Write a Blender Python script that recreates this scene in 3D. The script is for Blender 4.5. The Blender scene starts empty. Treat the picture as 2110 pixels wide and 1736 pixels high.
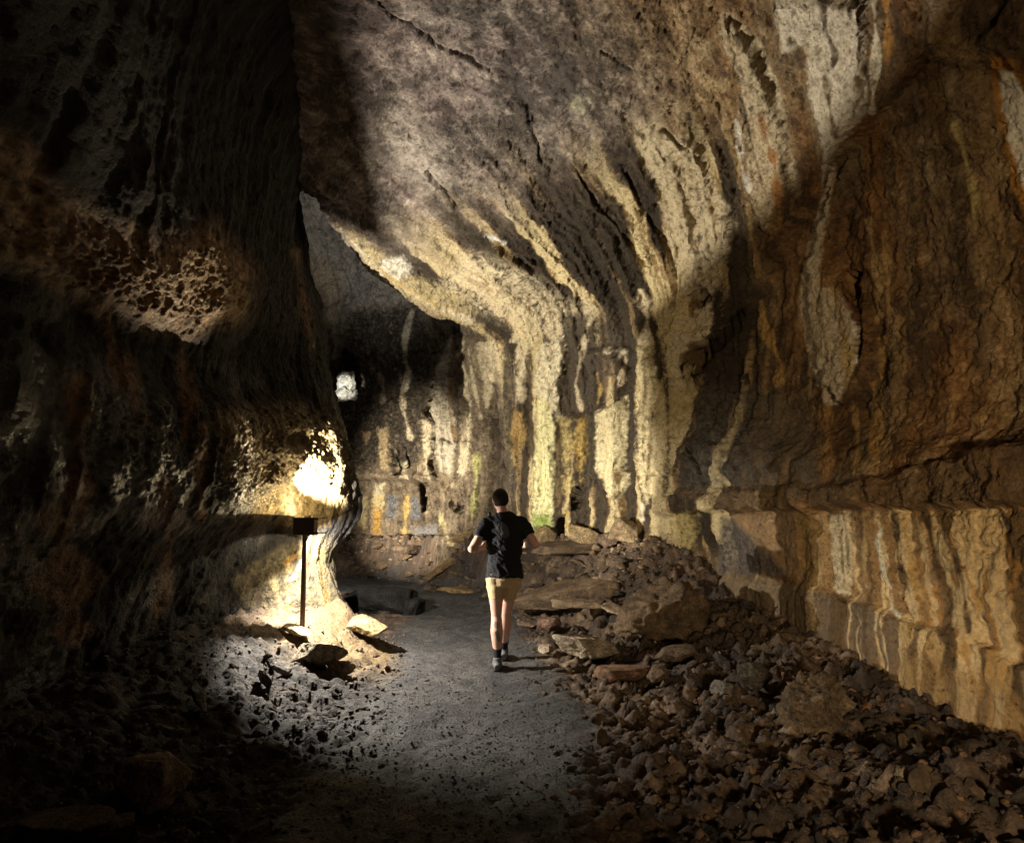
import bpy, bmesh, math, random
import numpy as np
from mathutils import Vector, Matrix
random.seed(7)
RNG = np.random.default_rng(11)
D = bpy.data
scene = bpy.context.scene
COL = scene.collection
F = 1507.0            # focal length measured on the 2110 px wide photograph
PITCH = math.radians(6.5)
CAM = np.array([0.0, 0.0, 1.6])

# ------------------------------------------------------------------ noise
_r = np.random.default_rng(5)
_perm = np.concatenate([_r.permutation(256)] * 3).astype(np.int32)
_g = _r.normal(size=(256, 3)); _g = (_g / np.linalg.norm(_g, axis=1)[:, None]).astype(np.float32)

def perlin(P):
    P = np.asarray(P, np.float32)
    I = np.floor(P).astype(np.int32); f = P - I; I &= 255
    u = f * f * f * (f * (f * 6 - 15) + 10)
    out = 0
    for dx in (0, 1):
        wx = u[:, 0] if dx else 1 - u[:, 0]
        for dy in (0, 1):
            wy = u[:, 1] if dy else 1 - u[:, 1]
            for dz in (0, 1):
                wz = u[:, 2] if dz else 1 - u[:, 2]
                h = _perm[_perm[_perm[I[:, 0] + dx] + I[:, 1] + dy] + I[:, 2] + dz]
                g = _g[h]
                out = out + wx * wy * wz * (g[:, 0] * (f[:, 0] - dx) + g[:, 1] * (f[:, 1] - dy) + g[:, 2] * (f[:, 2] - dz))
    return out * 1.5

def fbm(P, freq=1.0, octv=4, gain=.5, kind=0):
    P = np.asarray(P, np.float32) * freq
    a, s, o = 1.0, 0.0, 0.0
    for i in range(octv):
        n = perlin(P + 17.3 * i)
        if kind == 1: n = np.abs(n) * 2 - .5        # billow
        elif kind == 2: n = .5 - np.abs(n) * 2      # ridged
        o = o + a * n; s += a; a *= gain; P = P * 2.03
    return o / s

def worley(P, freq):
    P = np.asarray(P, np.float32) * freq
    I = np.floor(P).astype(np.int32); f = P - I
    best = np.full(len(P), 9.0, np.float32); sec = best.copy(); idv = np.zeros(len(P), np.int32)
    for dx in (-1, 0, 1):
        for dy in (-1, 0, 1):
            for dz in (-1, 0, 1):
                J = (I + np.array([dx, dy, dz])) & 255
                h = _perm[_perm[_perm[J[:, 0]] + J[:, 1]] + J[:, 2]]
                q = np.stack([_perm[h] / 255., _perm[h + 31] / 255., _perm[h + 77] / 255.], 1) + np.array([dx, dy, dz]) - f
                d = np.sqrt((q * q).sum(1))
                m = d < best
                sec = np.where(m, best, np.minimum(sec, d)); idv = np.where(m, h, idv); best = np.where(m, d, best)
    return best, sec, idv / 255.

def sstep(a, b, x):
    t = np.clip((x - a) / (b - a), 0, 1); return t * t * (3 - 2 * t)

# ------------------------------------------------------------------ camera geometry
cp, sp = math.cos(PITCH), math.sin(PITCH)
def ray(px, py):
    a, b = (px - 1055) / F, (868 - py) / F
    return np.array([a, cp - b * sp, sp + b * cp])
def W(px, py, Y):
    d = ray(px, py); return CAM + d * (Y / d[1])
def project(P):
    Q = P - CAM
    dep = Q[:, 1] * cp + Q[:, 2] * sp
    up = -Q[:, 1] * sp + Q[:, 2] * cp
    dep = np.where(np.abs(dep) < .05, .05, dep)
    return 1055 + F * Q[:, 0] / dep, 868 - F * up / dep, dep

def pl_dist(X, Y, pts):
    """distance to a polyline, and position along it (0..1)"""
    best = np.full(X.shape, 1e9); tt = np.zeros(X.shape); n = len(pts) - 1
    for i in range(n):
        ax, ay = pts[i]; bx, by = pts[i + 1]
        dx, dy = bx - ax, by - ay; L = dx * dx + dy * dy + 1e-9
        t = np.clip(((X - ax) * dx + (Y - ay) * dy) / L, 0, 1)
        d = np.hypot(X - ax - t * dx, Y - ay - t * dy)
        m = d < best; best = np.where(m, d, best); tt = np.where(m, (i + t) / n, tt)
    return best, tt
def poly_sd(X, Y, pts):
    """signed distance to a polygon, negative inside"""
    d, _ = pl_dist(X, Y, list(pts) + [pts[0]])
    ins = np.zeros(X.shape, bool); n = len(pts); j = n - 1
    for i in range(n):
        xi, yi = pts[i]; xj, yj = pts[j]
        c = ((yi > Y) != (yj > Y)) & (X < (xj - xi) * (Y - yi) / (yj - yi + 1e-12) + xi)
        ins ^= c; j = i
    return np.where(ins, -d, d)

# ------------------------------------------------------------------ materials
def mat(name):
    m = D.materials.new(name); m.use_nodes = True
    nt = m.node_tree; b = nt.nodes['Principled BSDF']
    return m, nt, b
def nd(nt, t, **k):
    n = nt.nodes.new(t)
    for a, v in k.items(): setattr(n, a, v)
    return n
def noise_node(nt, co, scale, detail=6, rough=.6):
    n = nd(nt, 'ShaderNodeTexNoise'); n.inputs['Scale'].default_value = scale
    n.inputs['Detail'].default_value = detail; n.inputs['Roughness'].default_value = rough
    nt.links.new(co, n.inputs['Vector']); return n
def ramp(nt, src, stops):
    r = nd(nt, 'ShaderNodeValToRGB'); e = r.color_ramp.elements
    while len(e) < len(stops): e.new(.5)
    for i, (p, v) in enumerate(stops):
        e[i].position = p; e[i].color = v if len(v) == 4 else (*v, 1)
    nt.links.new(src, r.inputs[0]); return r
def rock_material(name, scale=1.0, bump=1.0, contrast=(.45, 1.5), spec=.35, use_attr=True, color=(.2, .15, .1), dry=.9, wet=.2, pits=1.0, pore_dark=1.0):
    m, nt, b = mat(name); L = nt.links.new
    tc = nd(nt, 'ShaderNodeTexCoord'); co = tc.outputs['Object']
    if use_attr:
        a = nd(nt, 'ShaderNodeVertexColor', layer_name='col'); base = a.outputs['Color']; wetv = a.outputs['Alpha']
    else:
        rgb = nd(nt, 'ShaderNodeRGB'); rgb.outputs[0].default_value = (*color, 1); base = rgb.outputs[0]
        v = nd(nt, 'ShaderNodeValue'); v.outputs[0].default_value = 0; wetv = v.outputs[0]
    n1 = noise_node(nt, co, 34 * scale, 8, .72)
    lo, hi = contrast
    r1 = ramp(nt, n1.outputs['Fac'], [(.36, (lo, lo, lo)), (.5, (1, 1, 1)), (.66, (hi, hi * .98, hi * .93))])
    vo = nd(nt, 'ShaderNodeTexVoronoi'); vo.inputs['Scale'].default_value = 26 * scale; L(co, vo.inputs['Vector'])
    nmix = noise_node(nt, co, 9 * scale, 3, .5)
    pit = ramp(nt, vo.outputs['Distance'], [(.05, (0, 0, 0)), (.32, (1, 1, 1))])
    pm = ramp(nt, nmix.outputs['Fac'], [(.5, (0, 0, 0)), (.62, (1, 1, 1))])
    mu = nd(nt, 'ShaderNodeMix', data_type='RGBA', blend_type='MULTIPLY'); nv = noise_node(nt, co, 1.3 * scale, 4, .6); gv = ramp(nt, nv.outputs['Fac'], [(.36, (.4, .4, .4)), (.62, (1, 1, 1))]); L(gv.outputs[0], mu.inputs['Factor'])
    L(base, mu.inputs['A']); L(r1.outputs[0], mu.inputs['B'])
    L(mu.outputs['Result'], b.inputs['Base Color'])
    mr = nd(nt, 'ShaderNodeMapRange'); mr.inputs['To Min'].default_value = dry; mr.inputs['To Max'].default_value = wet
    L(wetv, mr.inputs['Value']); L(mr.outputs[0], b.inputs['Roughness'])
    sr = nd(nt, 'ShaderNodeMapRange'); sr.inputs['To Min'].default_value = spec * .6; sr.inputs['To Max'].default_value = 1.0
    L(wetv, sr.inputs['Value']); L(sr.outputs[0], b.inputs['Specular IOR Level'])
    n2 = noise_node(nt, co, 22 * scale, 9, .68)
    # pits only in patches
    mxp = nd(nt, 'ShaderNodeMath', operation='MAXIMUM'); inv = nd(nt, 'ShaderNodeMath', operation='SUBTRACT'); inv.inputs[0].default_value = 1
    L(pm.outputs[0], inv.inputs[1]); L(pit.outputs[0], mxp.inputs[0]); L(inv.outputs[0], mxp.inputs[1])
    if pore_dark < 1:                                    # pore-sized spots of darker colour, in patches
        vo2 = nd(nt, 'ShaderNodeTexVoronoi'); vo2.inputs['Scale'].default_value = 15 * scale
        wn = noise_node(nt, co, 12 * scale, 4, .6); wa = nd(nt, 'ShaderNodeVectorMath', operation='SCALE'); wa.inputs['Scale'].default_value = .12
        L(wn.outputs['Color'], wa.inputs[0]); ad = nd(nt, 'ShaderNodeVectorMath', operation='ADD'); L(co, ad.inputs[0]); L(wa.outputs[0], ad.inputs[1]); L(ad.outputs[0], vo2.inputs['Vector'])
        pg = ramp(nt, vo2.outputs['Distance'], [(.10, (pore_dark, pore_dark * .93, pore_dark * .85)), (.30, (1, 1, 1))])
        n5 = noise_node(nt, co, 5 * scale, 4, .6); g5 = ramp(nt, n5.outputs['Fac'], [(.40, (0, 0, 0)), (.55, (1, 1, 1))])
        mu2 = nd(nt, 'ShaderNodeMix', data_type='RGBA', blend_type='MULTIPLY'); L(g5.outputs[0], mu2.inputs['Factor'])
        L(mu.outputs['Result'], mu2.inputs['A']); L(pg.outputs[0], mu2.inputs['B']); L(mu2.outputs['Result'], b.inputs['Base Color'])
    sc = nd(nt, 'ShaderNodeMath', operation='MULTIPLY_ADD'); sc.inputs[1].default_value = .35 * pits
    L(mxp.outputs[0], sc.inputs[0]); L(n2.outputs['Fac'], sc.inputs[2])
    bp = nd(nt, 'ShaderNodeBump'); bp.inputs['Strength'].default_value = 1.0; bp.inputs['Distance'].default_value = .035 * bump / scale
    L(sc.outputs[0], bp.inputs['Height']); L(bp.outputs['Normal'], b.inputs['Normal'])
    return m
def plain(name, color, rough=.8, metal=0, nscale=60, var=.25, bump=.002, spec=.3):
    m, nt, b = mat(name); L = nt.links.new
    tc = nd(nt, 'ShaderNodeTexCoord'); n = noise_node(nt, tc.outputs['Object'], nscale, 5, .6)
    c1 = tuple(c * (1 - var) for c in color); c2 = tuple(min(1, c * (1 + var)) for c in color)
    r = ramp(nt, n.outputs['Fac'], [(.3, c1), (.7, c2)]); L(r.outputs[0], b.inputs['Base Color'])
    b.inputs['Roughness'].default_value = rough; b.inputs['Metallic'].default_value = metal; b.inputs['Specular IOR Level'].default_value = spec
    bp = nd(nt, 'ShaderNodeBump'); bp.inputs['Distance'].default_value = bump; L(n.outputs['Fac'], bp.inputs['Height']); L(bp.outputs[0], b.inputs['Normal'])
    return m

M_WALL = rock_material('cave_rock', 1.0, 1.15, (.5, 1.4), pore_dark=.42)
M_FAR = rock_material('cave_rock_far', .8, 1.15, (.45, 1.45), pore_dark=.42)
M_WET = rock_material('wet_cave_rock', 1.0, 1.25, (.35, 1.7), spec=.5, dry=.75, wet=.16)
M_GROUND = rock_material('cinder_bank', 1.3, 1.1, (.35, 1.7), pits=.3)
M_PATH = rock_material('cinder_path', 2.2, 2.6, (.22, 2.1), spec=.35, dry=.75, pits=.4)
M_ROCK = rock_material('loose_rock', 1.5, 1.5, (.35, 1.7))

# ------------------------------------------------------------------ mesh helpers
def make_mesh(name, V, faces, m=None, col=None, smooth=True):
    me = D.meshes.new(name)
    V = np.ascontiguousarray(V, np.float32); faces = np.ascontiguousarray(faces, np.int32)
    k = faces.shape[1]
    me.vertices.add(len(V)); me.vertices.foreach_set('co', V.ravel())
    me.loops.add(faces.size); me.loops.foreach_set('vertex_index', faces.ravel())
    me.polygons.add(len(faces)); me.polygons.foreach_set('loop_start', np.arange(0, faces.size, k, dtype=np.int32))
    me.polygons.foreach_set('loop_total', np.full(len(faces), k, np.int32))
    me.polygons.foreach_set('use_smooth', np.full(len(faces), smooth, bool))
    me.update(calc_edges=True); me.validate()
    if col is not None:
        at = me.color_attributes.new('col', 'FLOAT_COLOR', 'POINT')
        at.data.foreach_set('color', np.ascontiguousarray(np.clip(col, 0, 1), np.float32).ravel())
    if m: me.materials.append(m)
    return me
def link(name, me, parent=None, label=None, cat=None, group=None, kind=None, loc=None):
    o = D.objects.new(name, me); COL.objects.link(o)
    if loc is not None: o.location = loc
    if parent: o.parent = parent
    if label: o['label'] = label
    if cat: o['category'] = cat
    if group: o['group'] = group
    if kind: o['kind'] = kind
    return o
def grid_faces(a, b, flip=False):
    i = np.arange(a * b).reshape(a, b)
    q = np.stack([i[:-1, :-1], i[1:, :-1], i[1:, 1:], i[:-1, 1:]], -1).reshape(-1, 4)
    return q[:, ::-1] if flip else q
def cm_weights(n, ts):
    Wm = np.zeros((len(ts), n))
    for r, t in enumerate(ts):
        i = min(int(t), n - 2); f = t - i
        w = [-.5 * f + f * f - .5 * f ** 3, 1 - 2.5 * f * f + 1.5 * f ** 3, .5 * f + 2 * f * f - 1.5 * f ** 3, -.5 * f * f + .5 * f ** 3]
        for k, wk in zip((i - 1, i, i + 1, i + 2), w):
            if k < 0: Wm[r, 0] += 2 * wk; Wm[r, 1] -= wk
            elif k >= n: Wm[r, n - 1] += 2 * wk; Wm[r, n - 2] -= wk
            else: Wm[r, k] += wk
    return Wm
def params(counts):
    t = []
    for i, c in enumerate(counts): t += [i + k / c for k in range(c)]
    return np.array(t + [len(counts)])
class Sheet:
    def __init__(s, G, cs, ct):
        s.G = np.asarray(G, float); S, T = s.G.shape[:2]
        s.ts, s.tt = params(cs), params(ct)
        A, B = cm_weights(S, s.ts), cm_weights(T, s.tt)
        s.P = np.einsum('as,stk,bt->abk', A, s.G, B)
        s.shape = s.P.shape[:2]
        s.s = np.repeat(s.ts[:, None], s.shape[1], 1).ravel(); s.t = np.repeat(s.tt[None], s.shape[0], 0).ravel()
        # arc lengths
        du = np.linalg.norm(np.diff(s.P, axis=0), axis=2); dv = np.linalg.norm(np.diff(s.P, axis=1), axis=2)
        s.u = np.repeat(np.concatenate([[0], np.cumsum(np.median(du, axis=1))])[:, None], s.shape[1], 1).ravel()
        s.v = np.concatenate([np.zeros((s.shape[0], 1)), np.cumsum(dv, axis=1)], 1).ravel()
        s.P = s.P.reshape(-1, 3)
    def normals(s, P=None, toward=None):
        Q = (s.P if P is None else P).reshape(*s.shape, 3)
        n = np.cross(np.gradient(Q, axis=0), np.gradient(Q, axis=1)).reshape(-1, 3)
        n /= np.linalg.norm(n, axis=1)[:, None] + 1e-9
        return n * s.sign if hasattr(s, 'sign') else n
    def orient(s, inside):
        n = s.normals(); c = np.array(inside)
        s.sign = 1 if ((c - s.P) * n).sum(1).mean() > 0 else -1
    def move(s, amt):
        s.P = s.P + s.normals() * amt[:, None]
    def UV(s, ku, kv, z=0.):
        return np.stack([s.u * ku, s.v * kv, np.full(len(s.u), z)], 1)

def mixc(c, new, m):
    return c * (1 - m[:, None]) + np.atleast_2d(new) * m[:, None]
class Paint:
    """mineral stains, and painted lamp glow and shade, whose outline lies on the rock; colour rgb + wetness"""
    def __init__(s, P, base):
        s.P = P; s.x, s.y, s.d = project(P); s.c = base
        s.n = fbm(P, 5, 3) * 9 + fbm(P, 16, 3) * 8
        s.spk = fbm(P, 14, 4, .65)
    def _put(s, m, colr, speck):
        m = np.clip(m * (1 + speck * s.spk * 2.5), 0, 1) * (s.d > .5)
        s.c[:, :3] = mixc(s.c[:, :3], colr, m)
        return m
    def poly(s, pts, colr, k=1., soft=4., speck=.8, wet=None, rag=1.):
        sd = poly_sd(s.x, s.y, pts) + s.n * rag
        m = s._put(k * (1 - sstep(-soft, soft, sd)), colr, speck)
        if wet is not None: s.c[:, 3] = s.c[:, 3] * (1 - m) + wet * m
    def line(s, pts, w, colr, k=1., soft=2.5, speck=.7, wet=None, rag=.35, taper=True):
        d, t = pl_dist(s.x, s.y, pts)
        ww = w * (.75 + .5 * np.sin(t * 9 + w)) if taper else w
        m = s._put(k * (1 - sstep(-soft, soft, d - ww + s.n * rag)), colr, speck)
        if wet is not None: s.c[:, 3] = s.c[:, 3] * (1 - m) + wet * m

CREAM, PALE, TAN, OCHRE, ORANGE, RUST = (.66, .58, .43), (.58, .49, .33), (.36, .27, .16), (.46, .32, .11), (.44, .22, .06), (.27, .12, .04)
YEL, GREEN, DKB, BLK, GREY, MID = (.52, .46, .22), (.24, .34, .07), (.085, .06, .038), (.03, .027, .024), (.24, .22, .2), (.2, .145, .09)

# ================================================================== CAVE SHELL
# ---- near dome: back wall, right wall and the ceiling above the path (one continuous surface)
A_px = [
 [(1040,1130,12.3),(1040,960,12.2),(1025,800,11.9),(990,690,11.5),(870,642,10.8),(760,560,10.0),(685,455,9.3),(600,375,8.6)],
 [(1120,1130,11.9),(1115,940,11.8),(1100,770,11.4),(1060,660,10.8),(950,580,9.9),(820,480,9.0),(720,380,8.2),(620,280,7.4)],
 [(1200,1130,11.4),(1200,930,11.4),(1190,750,11.0),(1160,640,10.4),(1080,540,9.5),(960,420,8.5),(830,290,7.6),(700,150,6.7)],
 [(1300,1120,10.8),(1300,920,10.8),(1300,730,10.5),(1270,600,9.9),(1200,470,9.0),(1100,330,8.0),(980,180,7.0),(840,20,6.0)],
 [(1400,1120,10.1),(1390,930,10.1),(1400,750,9.9),(1400,580,9.4),(1350,430,8.6),(1270,280,7.6),(1160,120,6.6),(1030,-60,5.6)],
 [(1500,1180,9.1),(1480,1000,9.1),(1500,790,9.0),(1520,580,8.7),(1500,400,8.1),(1440,230,7.2),(1350,60,6.2),(1230,-150,5.1)],
 [(1640,1230,7.8),(1620,1010,7.9),(1640,790,7.9),(1650,560,7.7),(1640,370,7.2),(1600,180,6.5),(1530,-20,5.6),(1400,-250,4.5)],
 [(1850,1330,6.2),(1830,1030,6.4),(1830,770,6.4),(1820,520,6.3),(1800,300,5.9),(1760,80,5.3),(1690,-150,4.6),(1550,-420,3.6)],
 [(2110,1500,4.9),(2110,1040,5.0),(2110,750,5.1),(2090,450,5.0),(2060,180,4.7),(2010,-80,4.1),(1930,-350,3.5),(1750,-700,2.8)],
]
A = [[W(*p) for p in c] for c in A_px]
for Y in (3.0, 0.0, -6.0):
    A.append([np.array(p) for p in [(3.35,Y,.05),(3.45,Y,1.5),(3.45,Y,2.5),(3.3,Y,3.4),(2.9,Y-.2,4.2),(2.1,Y-.6,4.9),(1.0,Y-1.1,5.4),(-.4,Y-1.7,5.7)]])
for c in A:
    c.insert(0, c[0] + np.array([0, 0, -.7]))
    e = c[-1]; c.append(e + np.array([-1.5, -.5, .12])); c.append(e + np.array([-3.5, -1.0, -.3]))
SA = Sheet(A, [45,45,50,50,58,72,100,125,24,8,8], [14,100,85,80,85,85,85,100,24,8])
SA.orient((0, 5, 2.5))
# ---- far dome behind the hanging lip, where the passage bends left
B_px = [
 [(1130,1130,12.8),(1130,900,12.8),(1110,760,12.5),(1060,670,12.2),(980,580,11.9),(880,480,11.6),(780,380,11.2)],
 [(950,1130,13.3),(950,900,13.5),(945,760,13.2),(915,640,12.8),(850,530,12.3),(750,430,11.7),(690,330,11.0)],
 [(830,1130,14.3),(830,900,14.6),(825,770,14.6),(800,650,14.2),(750,540,13.6),(680,430,12.8),(640,310,11.8)],
 [(720,1130,15.3),(720,900,15.8),(715,770,15.8),(695,650,15.4),(660,530,14.6),(610,410,13.5),(570,280,12.2)],
 [(600,1130,16.2),(600,900,16.8),(600,770,16.8),(585,650,16.4),(560,520,15.4),(530,390,14.1),(500,260,12.6)],
]
B = [[W(*p) for p in c] for c in B_px]
B.append([p + np.array([-3.5, .8, 0]) for p in B[-1]])
for c in B:
    c.insert(0, c[0] + np.array([0, 0, -.9]))
    c.append(c[-1] + np.array([-.6, -2.5, .1]))
SB = Sheet(B, [70,70,70,50,8], [14,110,75,70,70,70,60,10])
SB.orient((-2, 11, 2))
# ---- left wall with the undercut, the bulge beside the lamp and the overhang above it
ZL = [-.7,.2,.6,1.0,1.3,1.6,2.0,2.4,2.7,3.1,3.6,4.2,4.8,5.5,6.2]
Lx = {
 -6.0:[-3.1,-3,-2.9,-2.85,-2.8,-2.8,-2.8,-2.8,-2.8,-2.7,-2.6,-2.3,-1.8,-1.0,0.2],
 0.0:[-3.1,-3,-2.9,-2.85,-2.8,-2.8,-2.8,-2.8,-2.8,-2.7,-2.6,-2.3,-1.8,-1.0,0.2],
 2.5:[-3.3,-3.2,-3.1,-2.95,-2.85,-2.8,-2.8,-2.8,-2.8,-2.7,-2.6,-2.4,-1.9,-1.2,0],
 4.2:[-3.4,-3.3,-3.2,-3.05,-2.95,-2.9,-2.85,-2.8,-2.85,-2.75,-2.55,-2.45,-2.3,-2.05,-1.5],
 5.5:[-3.4,-3.3,-3.15,-3.0,-2.85,-2.75,-2.65,-2.65,-2.78,-2.62,-2.4,-2.4,-2.35,-2.15,-1.75],
 6.5:[-3.2,-3.1,-3.0,-2.85,-2.75,-2.6,-2.5,-2.5,-2.72,-2.66,-2.45,-2.42,-2.35,-2.2,-1.9],
 7.3:[-3.0,-2.85,-2.75,-2.65,-2.6,-2.5,-2.4,-2.4,-2.65,-2.7,-2.5,-2.4,-2.35,-2.25,-2.0],
 7.9:[-2.5,-2.4,-2.4,-2.35,-2.3,-2.2,-2.1,-2.15,-2.4,-2.5,-2.42,-2.42,-2.48,-2.4,-2.0],
 8.4:[-1.9,-1.95,-2.05,-2.12,-2.0,-1.9,-1.87,-1.98,-2.1,-2.2,-2.3,-2.42,-2.6,-2.72,-2.6],
 9.0:[-1.9,-1.98,-2.12,-2.15,-1.97,-1.86,-1.97,-2.07,-2.17,-2.27,-2.38,-2.52,-2.75,-2.9,-2.9],
 9.8:[-2.8,-2.8,-2.9,-2.9,-2.8,-2.7,-2.7,-2.7,-2.7,-2.7,-2.75,-2.8,-2.95,-3.1,-3.2],
}
for Y_ in (5.5, 6.5, 7.3):                                             # rounded shelf at lamp height, undercut below it
    for i_, a_ in ((2, -.08), (3, -.12), (4, -.08), (5, .03), (6, .05), (7, .0)): Lx[Y_][i_] += a_ * (.7 if Y_ == 7.3 else 1)
LG = [[np.array([x, Y, z]) for x, z in zip(xs, ZL)] for Y, xs in Lx.items()]
LG.append([np.array([-5.0, 10.4, z]) for z in ZL]); LG.append([np.array([-9.0, 10.6, z]) for z in ZL])
SL = Sheet(LG, [6,10,40,70,80,80,90,70,50,24,8,5], [10,24,26,26,30,34,34,30,34,36,40,34,28,16])
SL.orient((0, 5, 2.5))
base_R = [tuple(c[1][:2]) for c in A][::-1] + [tuple(c[1][:2]) for c in B[1:]]
base_Rz = [c[1][2] for c in A][::-1] + [c[1][2] for c in B[1:]]
base_L = [tuple(c[1][:2]) for c in LG]

LEDGE_TOP = [(1334,1007),(1498,1001),(1666,995),(1814,979),(1866,963),(1970,935),(2110,908),(2400,870)]
LEDGE_BOT = [(1380,1060),(1480,1052),(1688,1053),(1780,1042),(1900,1049),(2030,1045),(2110,1043),(2400,1040)]
CURB = [(1470,1185),(1600,1195),(1688,1207),(1728,1223),(1768,1241),(1808,1249),(1854,1267),(1896,1287),(1948,1299),(1996,1311),(2038,1337),(2110,1372),(2400,1500)]
CRACKS = [([(760,0),(850,60),(920,105),(985,138),(1010,150)],5),([(740,10),(728,40),(720,85),(695,105)],6),([(2062,0),(2040,50),(2005,85),(1985,100)],9),
          ([(880,360),(915,395),(935,420),(950,432)],6),([(1085,245),(1100,275),(1112,310),(1115,330)],3),([(1300,150),(1240,110)],3),
          ([(890,781),(887,821),(879,847),(893,875),(893,910),(886,956),(892,976)],4),([(1410,918),(1420,940),(1440,965),(1445,995)],4),
          ([(1860,1200),(1862,1240),(1878,1275),(1874,1310)],2),([(1440,330),(1400,300),(1370,270)],4),([(1735,1225),(1740,1270)],2),
          ([(1290,360),(1330,440),(1370,500),(1390,560),(1385,640)],5),([(1180,340),(1230,420),(1290,490),(1330,550)],3)]
HOLES = [([(1407,738),(1437,711),(1477,687),(1517,655),(1535,640),(1524,675),(1484,715),(1447,752),(1426,800),(1418,808)],.4,6),
         ([(1738,590),(1755,555),(1770,560),(1775,600),(1772,660),(1776,700),(1766,740),(1760,700),(1758,640)],.3,4),
         ([(1505,745),(1530,740),(1545,790),(1520,825),(1502,800)],.12,8),
         ([(1180,1010),(1194,1006),(1200,1030),(1192,1052),(1181,1048)],.35,4),
         ([(928,1030),(950,1020),(958,1045),(945,1058),(930,1048)],.3,5),
         ([(1465,618),(1440,590),(1425,610),(1430,635)],.25,6),
         ([(1150,1075),(1163,1060),(1158,1105),(1140,1120)],.3,4)]

def rock_relief(S, flute, amp=1.0, zlo=0., big=.16):
    P = S.P.copy(); x, y, d = project(P)
    wall = flute
    h = fbm(P, .55, 3) * big * amp + fbm(P, 1.7, 3, .5, 1) * .07 * amp
    wob = fbm(S.UV(.5, .9, 3), 1, 3) * .9
    fl = fbm(np.stack([S.u * 3.4 + wob, S.v * .16, np.full(len(S.u), 9.)], 1), 1, 3, .5, 2)
    fl2 = fbm(np.stack([S.u * 9 + wob * 2.2, S.v * .5, np.full(len(S.u), 4.)], 1), 1, 2)
    h = h + wall * (fl * .15 + fl2 * .04) * amp
    return h, x, y, d

# ---------- near dome relief
flA = sstep(.2, 1, SA.t) * (1 - sstep(4.6, 6.8, SA.t)) * (.9 - sstep(5.0, 5.9, SA.s) * (.64 + .10 * sstep(1.7, 2.3, SA.t))) + .12
h, x, y, d = rock_relief(SA, flA)
vis = (d > 1.5)
lt = np.interp(x, *zip(*LEDGE_TOP)); lb = np.interp(x, *zip(*LEDGE_BOT)); cb = np.interp(x, *zip(*CURB))
inL = sstep(1330, 1400, x) * vis
wv = fbm(SA.P, 3, 3) * 12
band = sstep(0, 26, y - lt + wv) * (1 - sstep(-8, 4, y - lb + wv * .5)) * inL
h += band * .16 * (1 + .25 * fbm(SA.P, 2.0, 2))
under = sstep(-2, 6, y - lb + wv * .4) * inL * sstep(1440, 1500, x)
h -= under * .04
h += sstep(-8, 12, y - cb + wv * .6) * sstep(1460, 1500, x) * vis * .08
h += np.where((x > 1480) & (y > lb) & (y < cb), np.sin(y * .16 + fbm(SA.P, 1, 2) * 3) * .010, 0)       # thin beds low on the wall
# broken lining: its lower right edge runs diagonally down the wall
diag = [(1900,110),(1850,180),(1760,280),(1700,350),(1690,400),(1600,500),(1530,625),(1470,690),(1415,745),(1395,830),(1385,900)]
dx_ = np.interp(y, [p[1] for p in diag], [p[0] for p in diag])
side = sstep(-14, 14, x - dx_ + wv * 1.2) * sstep(80, 200, y) * (1 - sstep(850, 960, y)) * vis
h -= side * .22
tongue = poly_sd(x, y, [(1646,630),(1660,520),(1700,380),(1722,340),(1712,430),(1690,540),(1740,600),(1766,747),(1734,823),(1706,835),(1670,750)]) + wv
h += (1 - sstep(-8, 6, tongue)) * vis * .16
for pts, dep in (([(1225,853),(1289,817),(1297,851),(1289,929),(1295,1000),(1272,1045),(1245,1000),(1225,970)], .12), ([(1102,731),(1112,711),(1162,695),(1164,721),(1158,771),(1142,800),(1156,860),(1142,929),(1142,1000),(1132,1125),(1095,1080),(1098,827)], .10),
                 ([(980,709),(1016,700),(1033,743),(1030,771),(1014,800),(1004,841),(997,791)], .1), ([(1060,727),(1080,719),(1087,761),(1084,821),(1062,835)], .08),
                 ([(1313,711),(1347,711),(1351,771),(1373,831),(1362,929),(1335,1040),(1318,1010),(1313,929)], .09), ([(1379,691),(1397,651),(1449,707),(1417,711),(1411,781),(1383,783)], .12),
                 ([(1594,0),(1782,0),(1786,236),(1726,304),(1694,392),(1690,280),(1666,200),(1610,112)], .08), ([(1490,24),(1566,92),(1614,256),(1646,396),(1586,464),(1546,400),(1522,160)], .10),
                 ([(1190,730),(1297,735),(1294,718),(1240,716)], .18), ([(1306,280),(1426,280),(1514,460),(1482,592),(1406,616),(1358,400)], .07)):
    h += (1 - sstep(-7, 5, poly_sd(x, y, pts) + wv * .8)) * vis * dep
# notch that cuts the columns above the yellow shelf
h -= (1 - sstep(-6, 6, poly_sd(x, y, [(1158,640),(1215,690),(1220,845),(1190,860),(1160,850),(1163,780)]) + wv * .7)) * vis * .10
SA.move(h)
Pm = SA.P.copy()
zst = .45 + .5 * sstep(4.9, 5.8, SA.s) * sstep(1.6, 2.2, SA.t)
gran = fbm(Pm, 3.2, 4, .55, 1) * .07 + fbm(np.stack([Pm[:, 0], Pm[:, 1], Pm[:, 2] * zst], 1), 9, 4, .6, 1) * .026 + fbm(Pm, 28, 3, .6) * .009
w1, w2, wi = worley(Pm * np.array([1, 1, .6]) + fbm(Pm, 4, 2)[:, None] * .08, 4.5)
gran += -(1 - sstep(.0, .10, w2 - w1)) * .012 * sstep(5.2, 6.6, SA.t) - (1 - sstep(.05, .3, w1)) * .03 * (wi > .75)
pit1, _, pid = worley(Pm * np.array([1, 1, .7]), 11)
gran -= (1 - sstep(.08, .34, pit1)) * .036 * (pid > .42)
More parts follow.
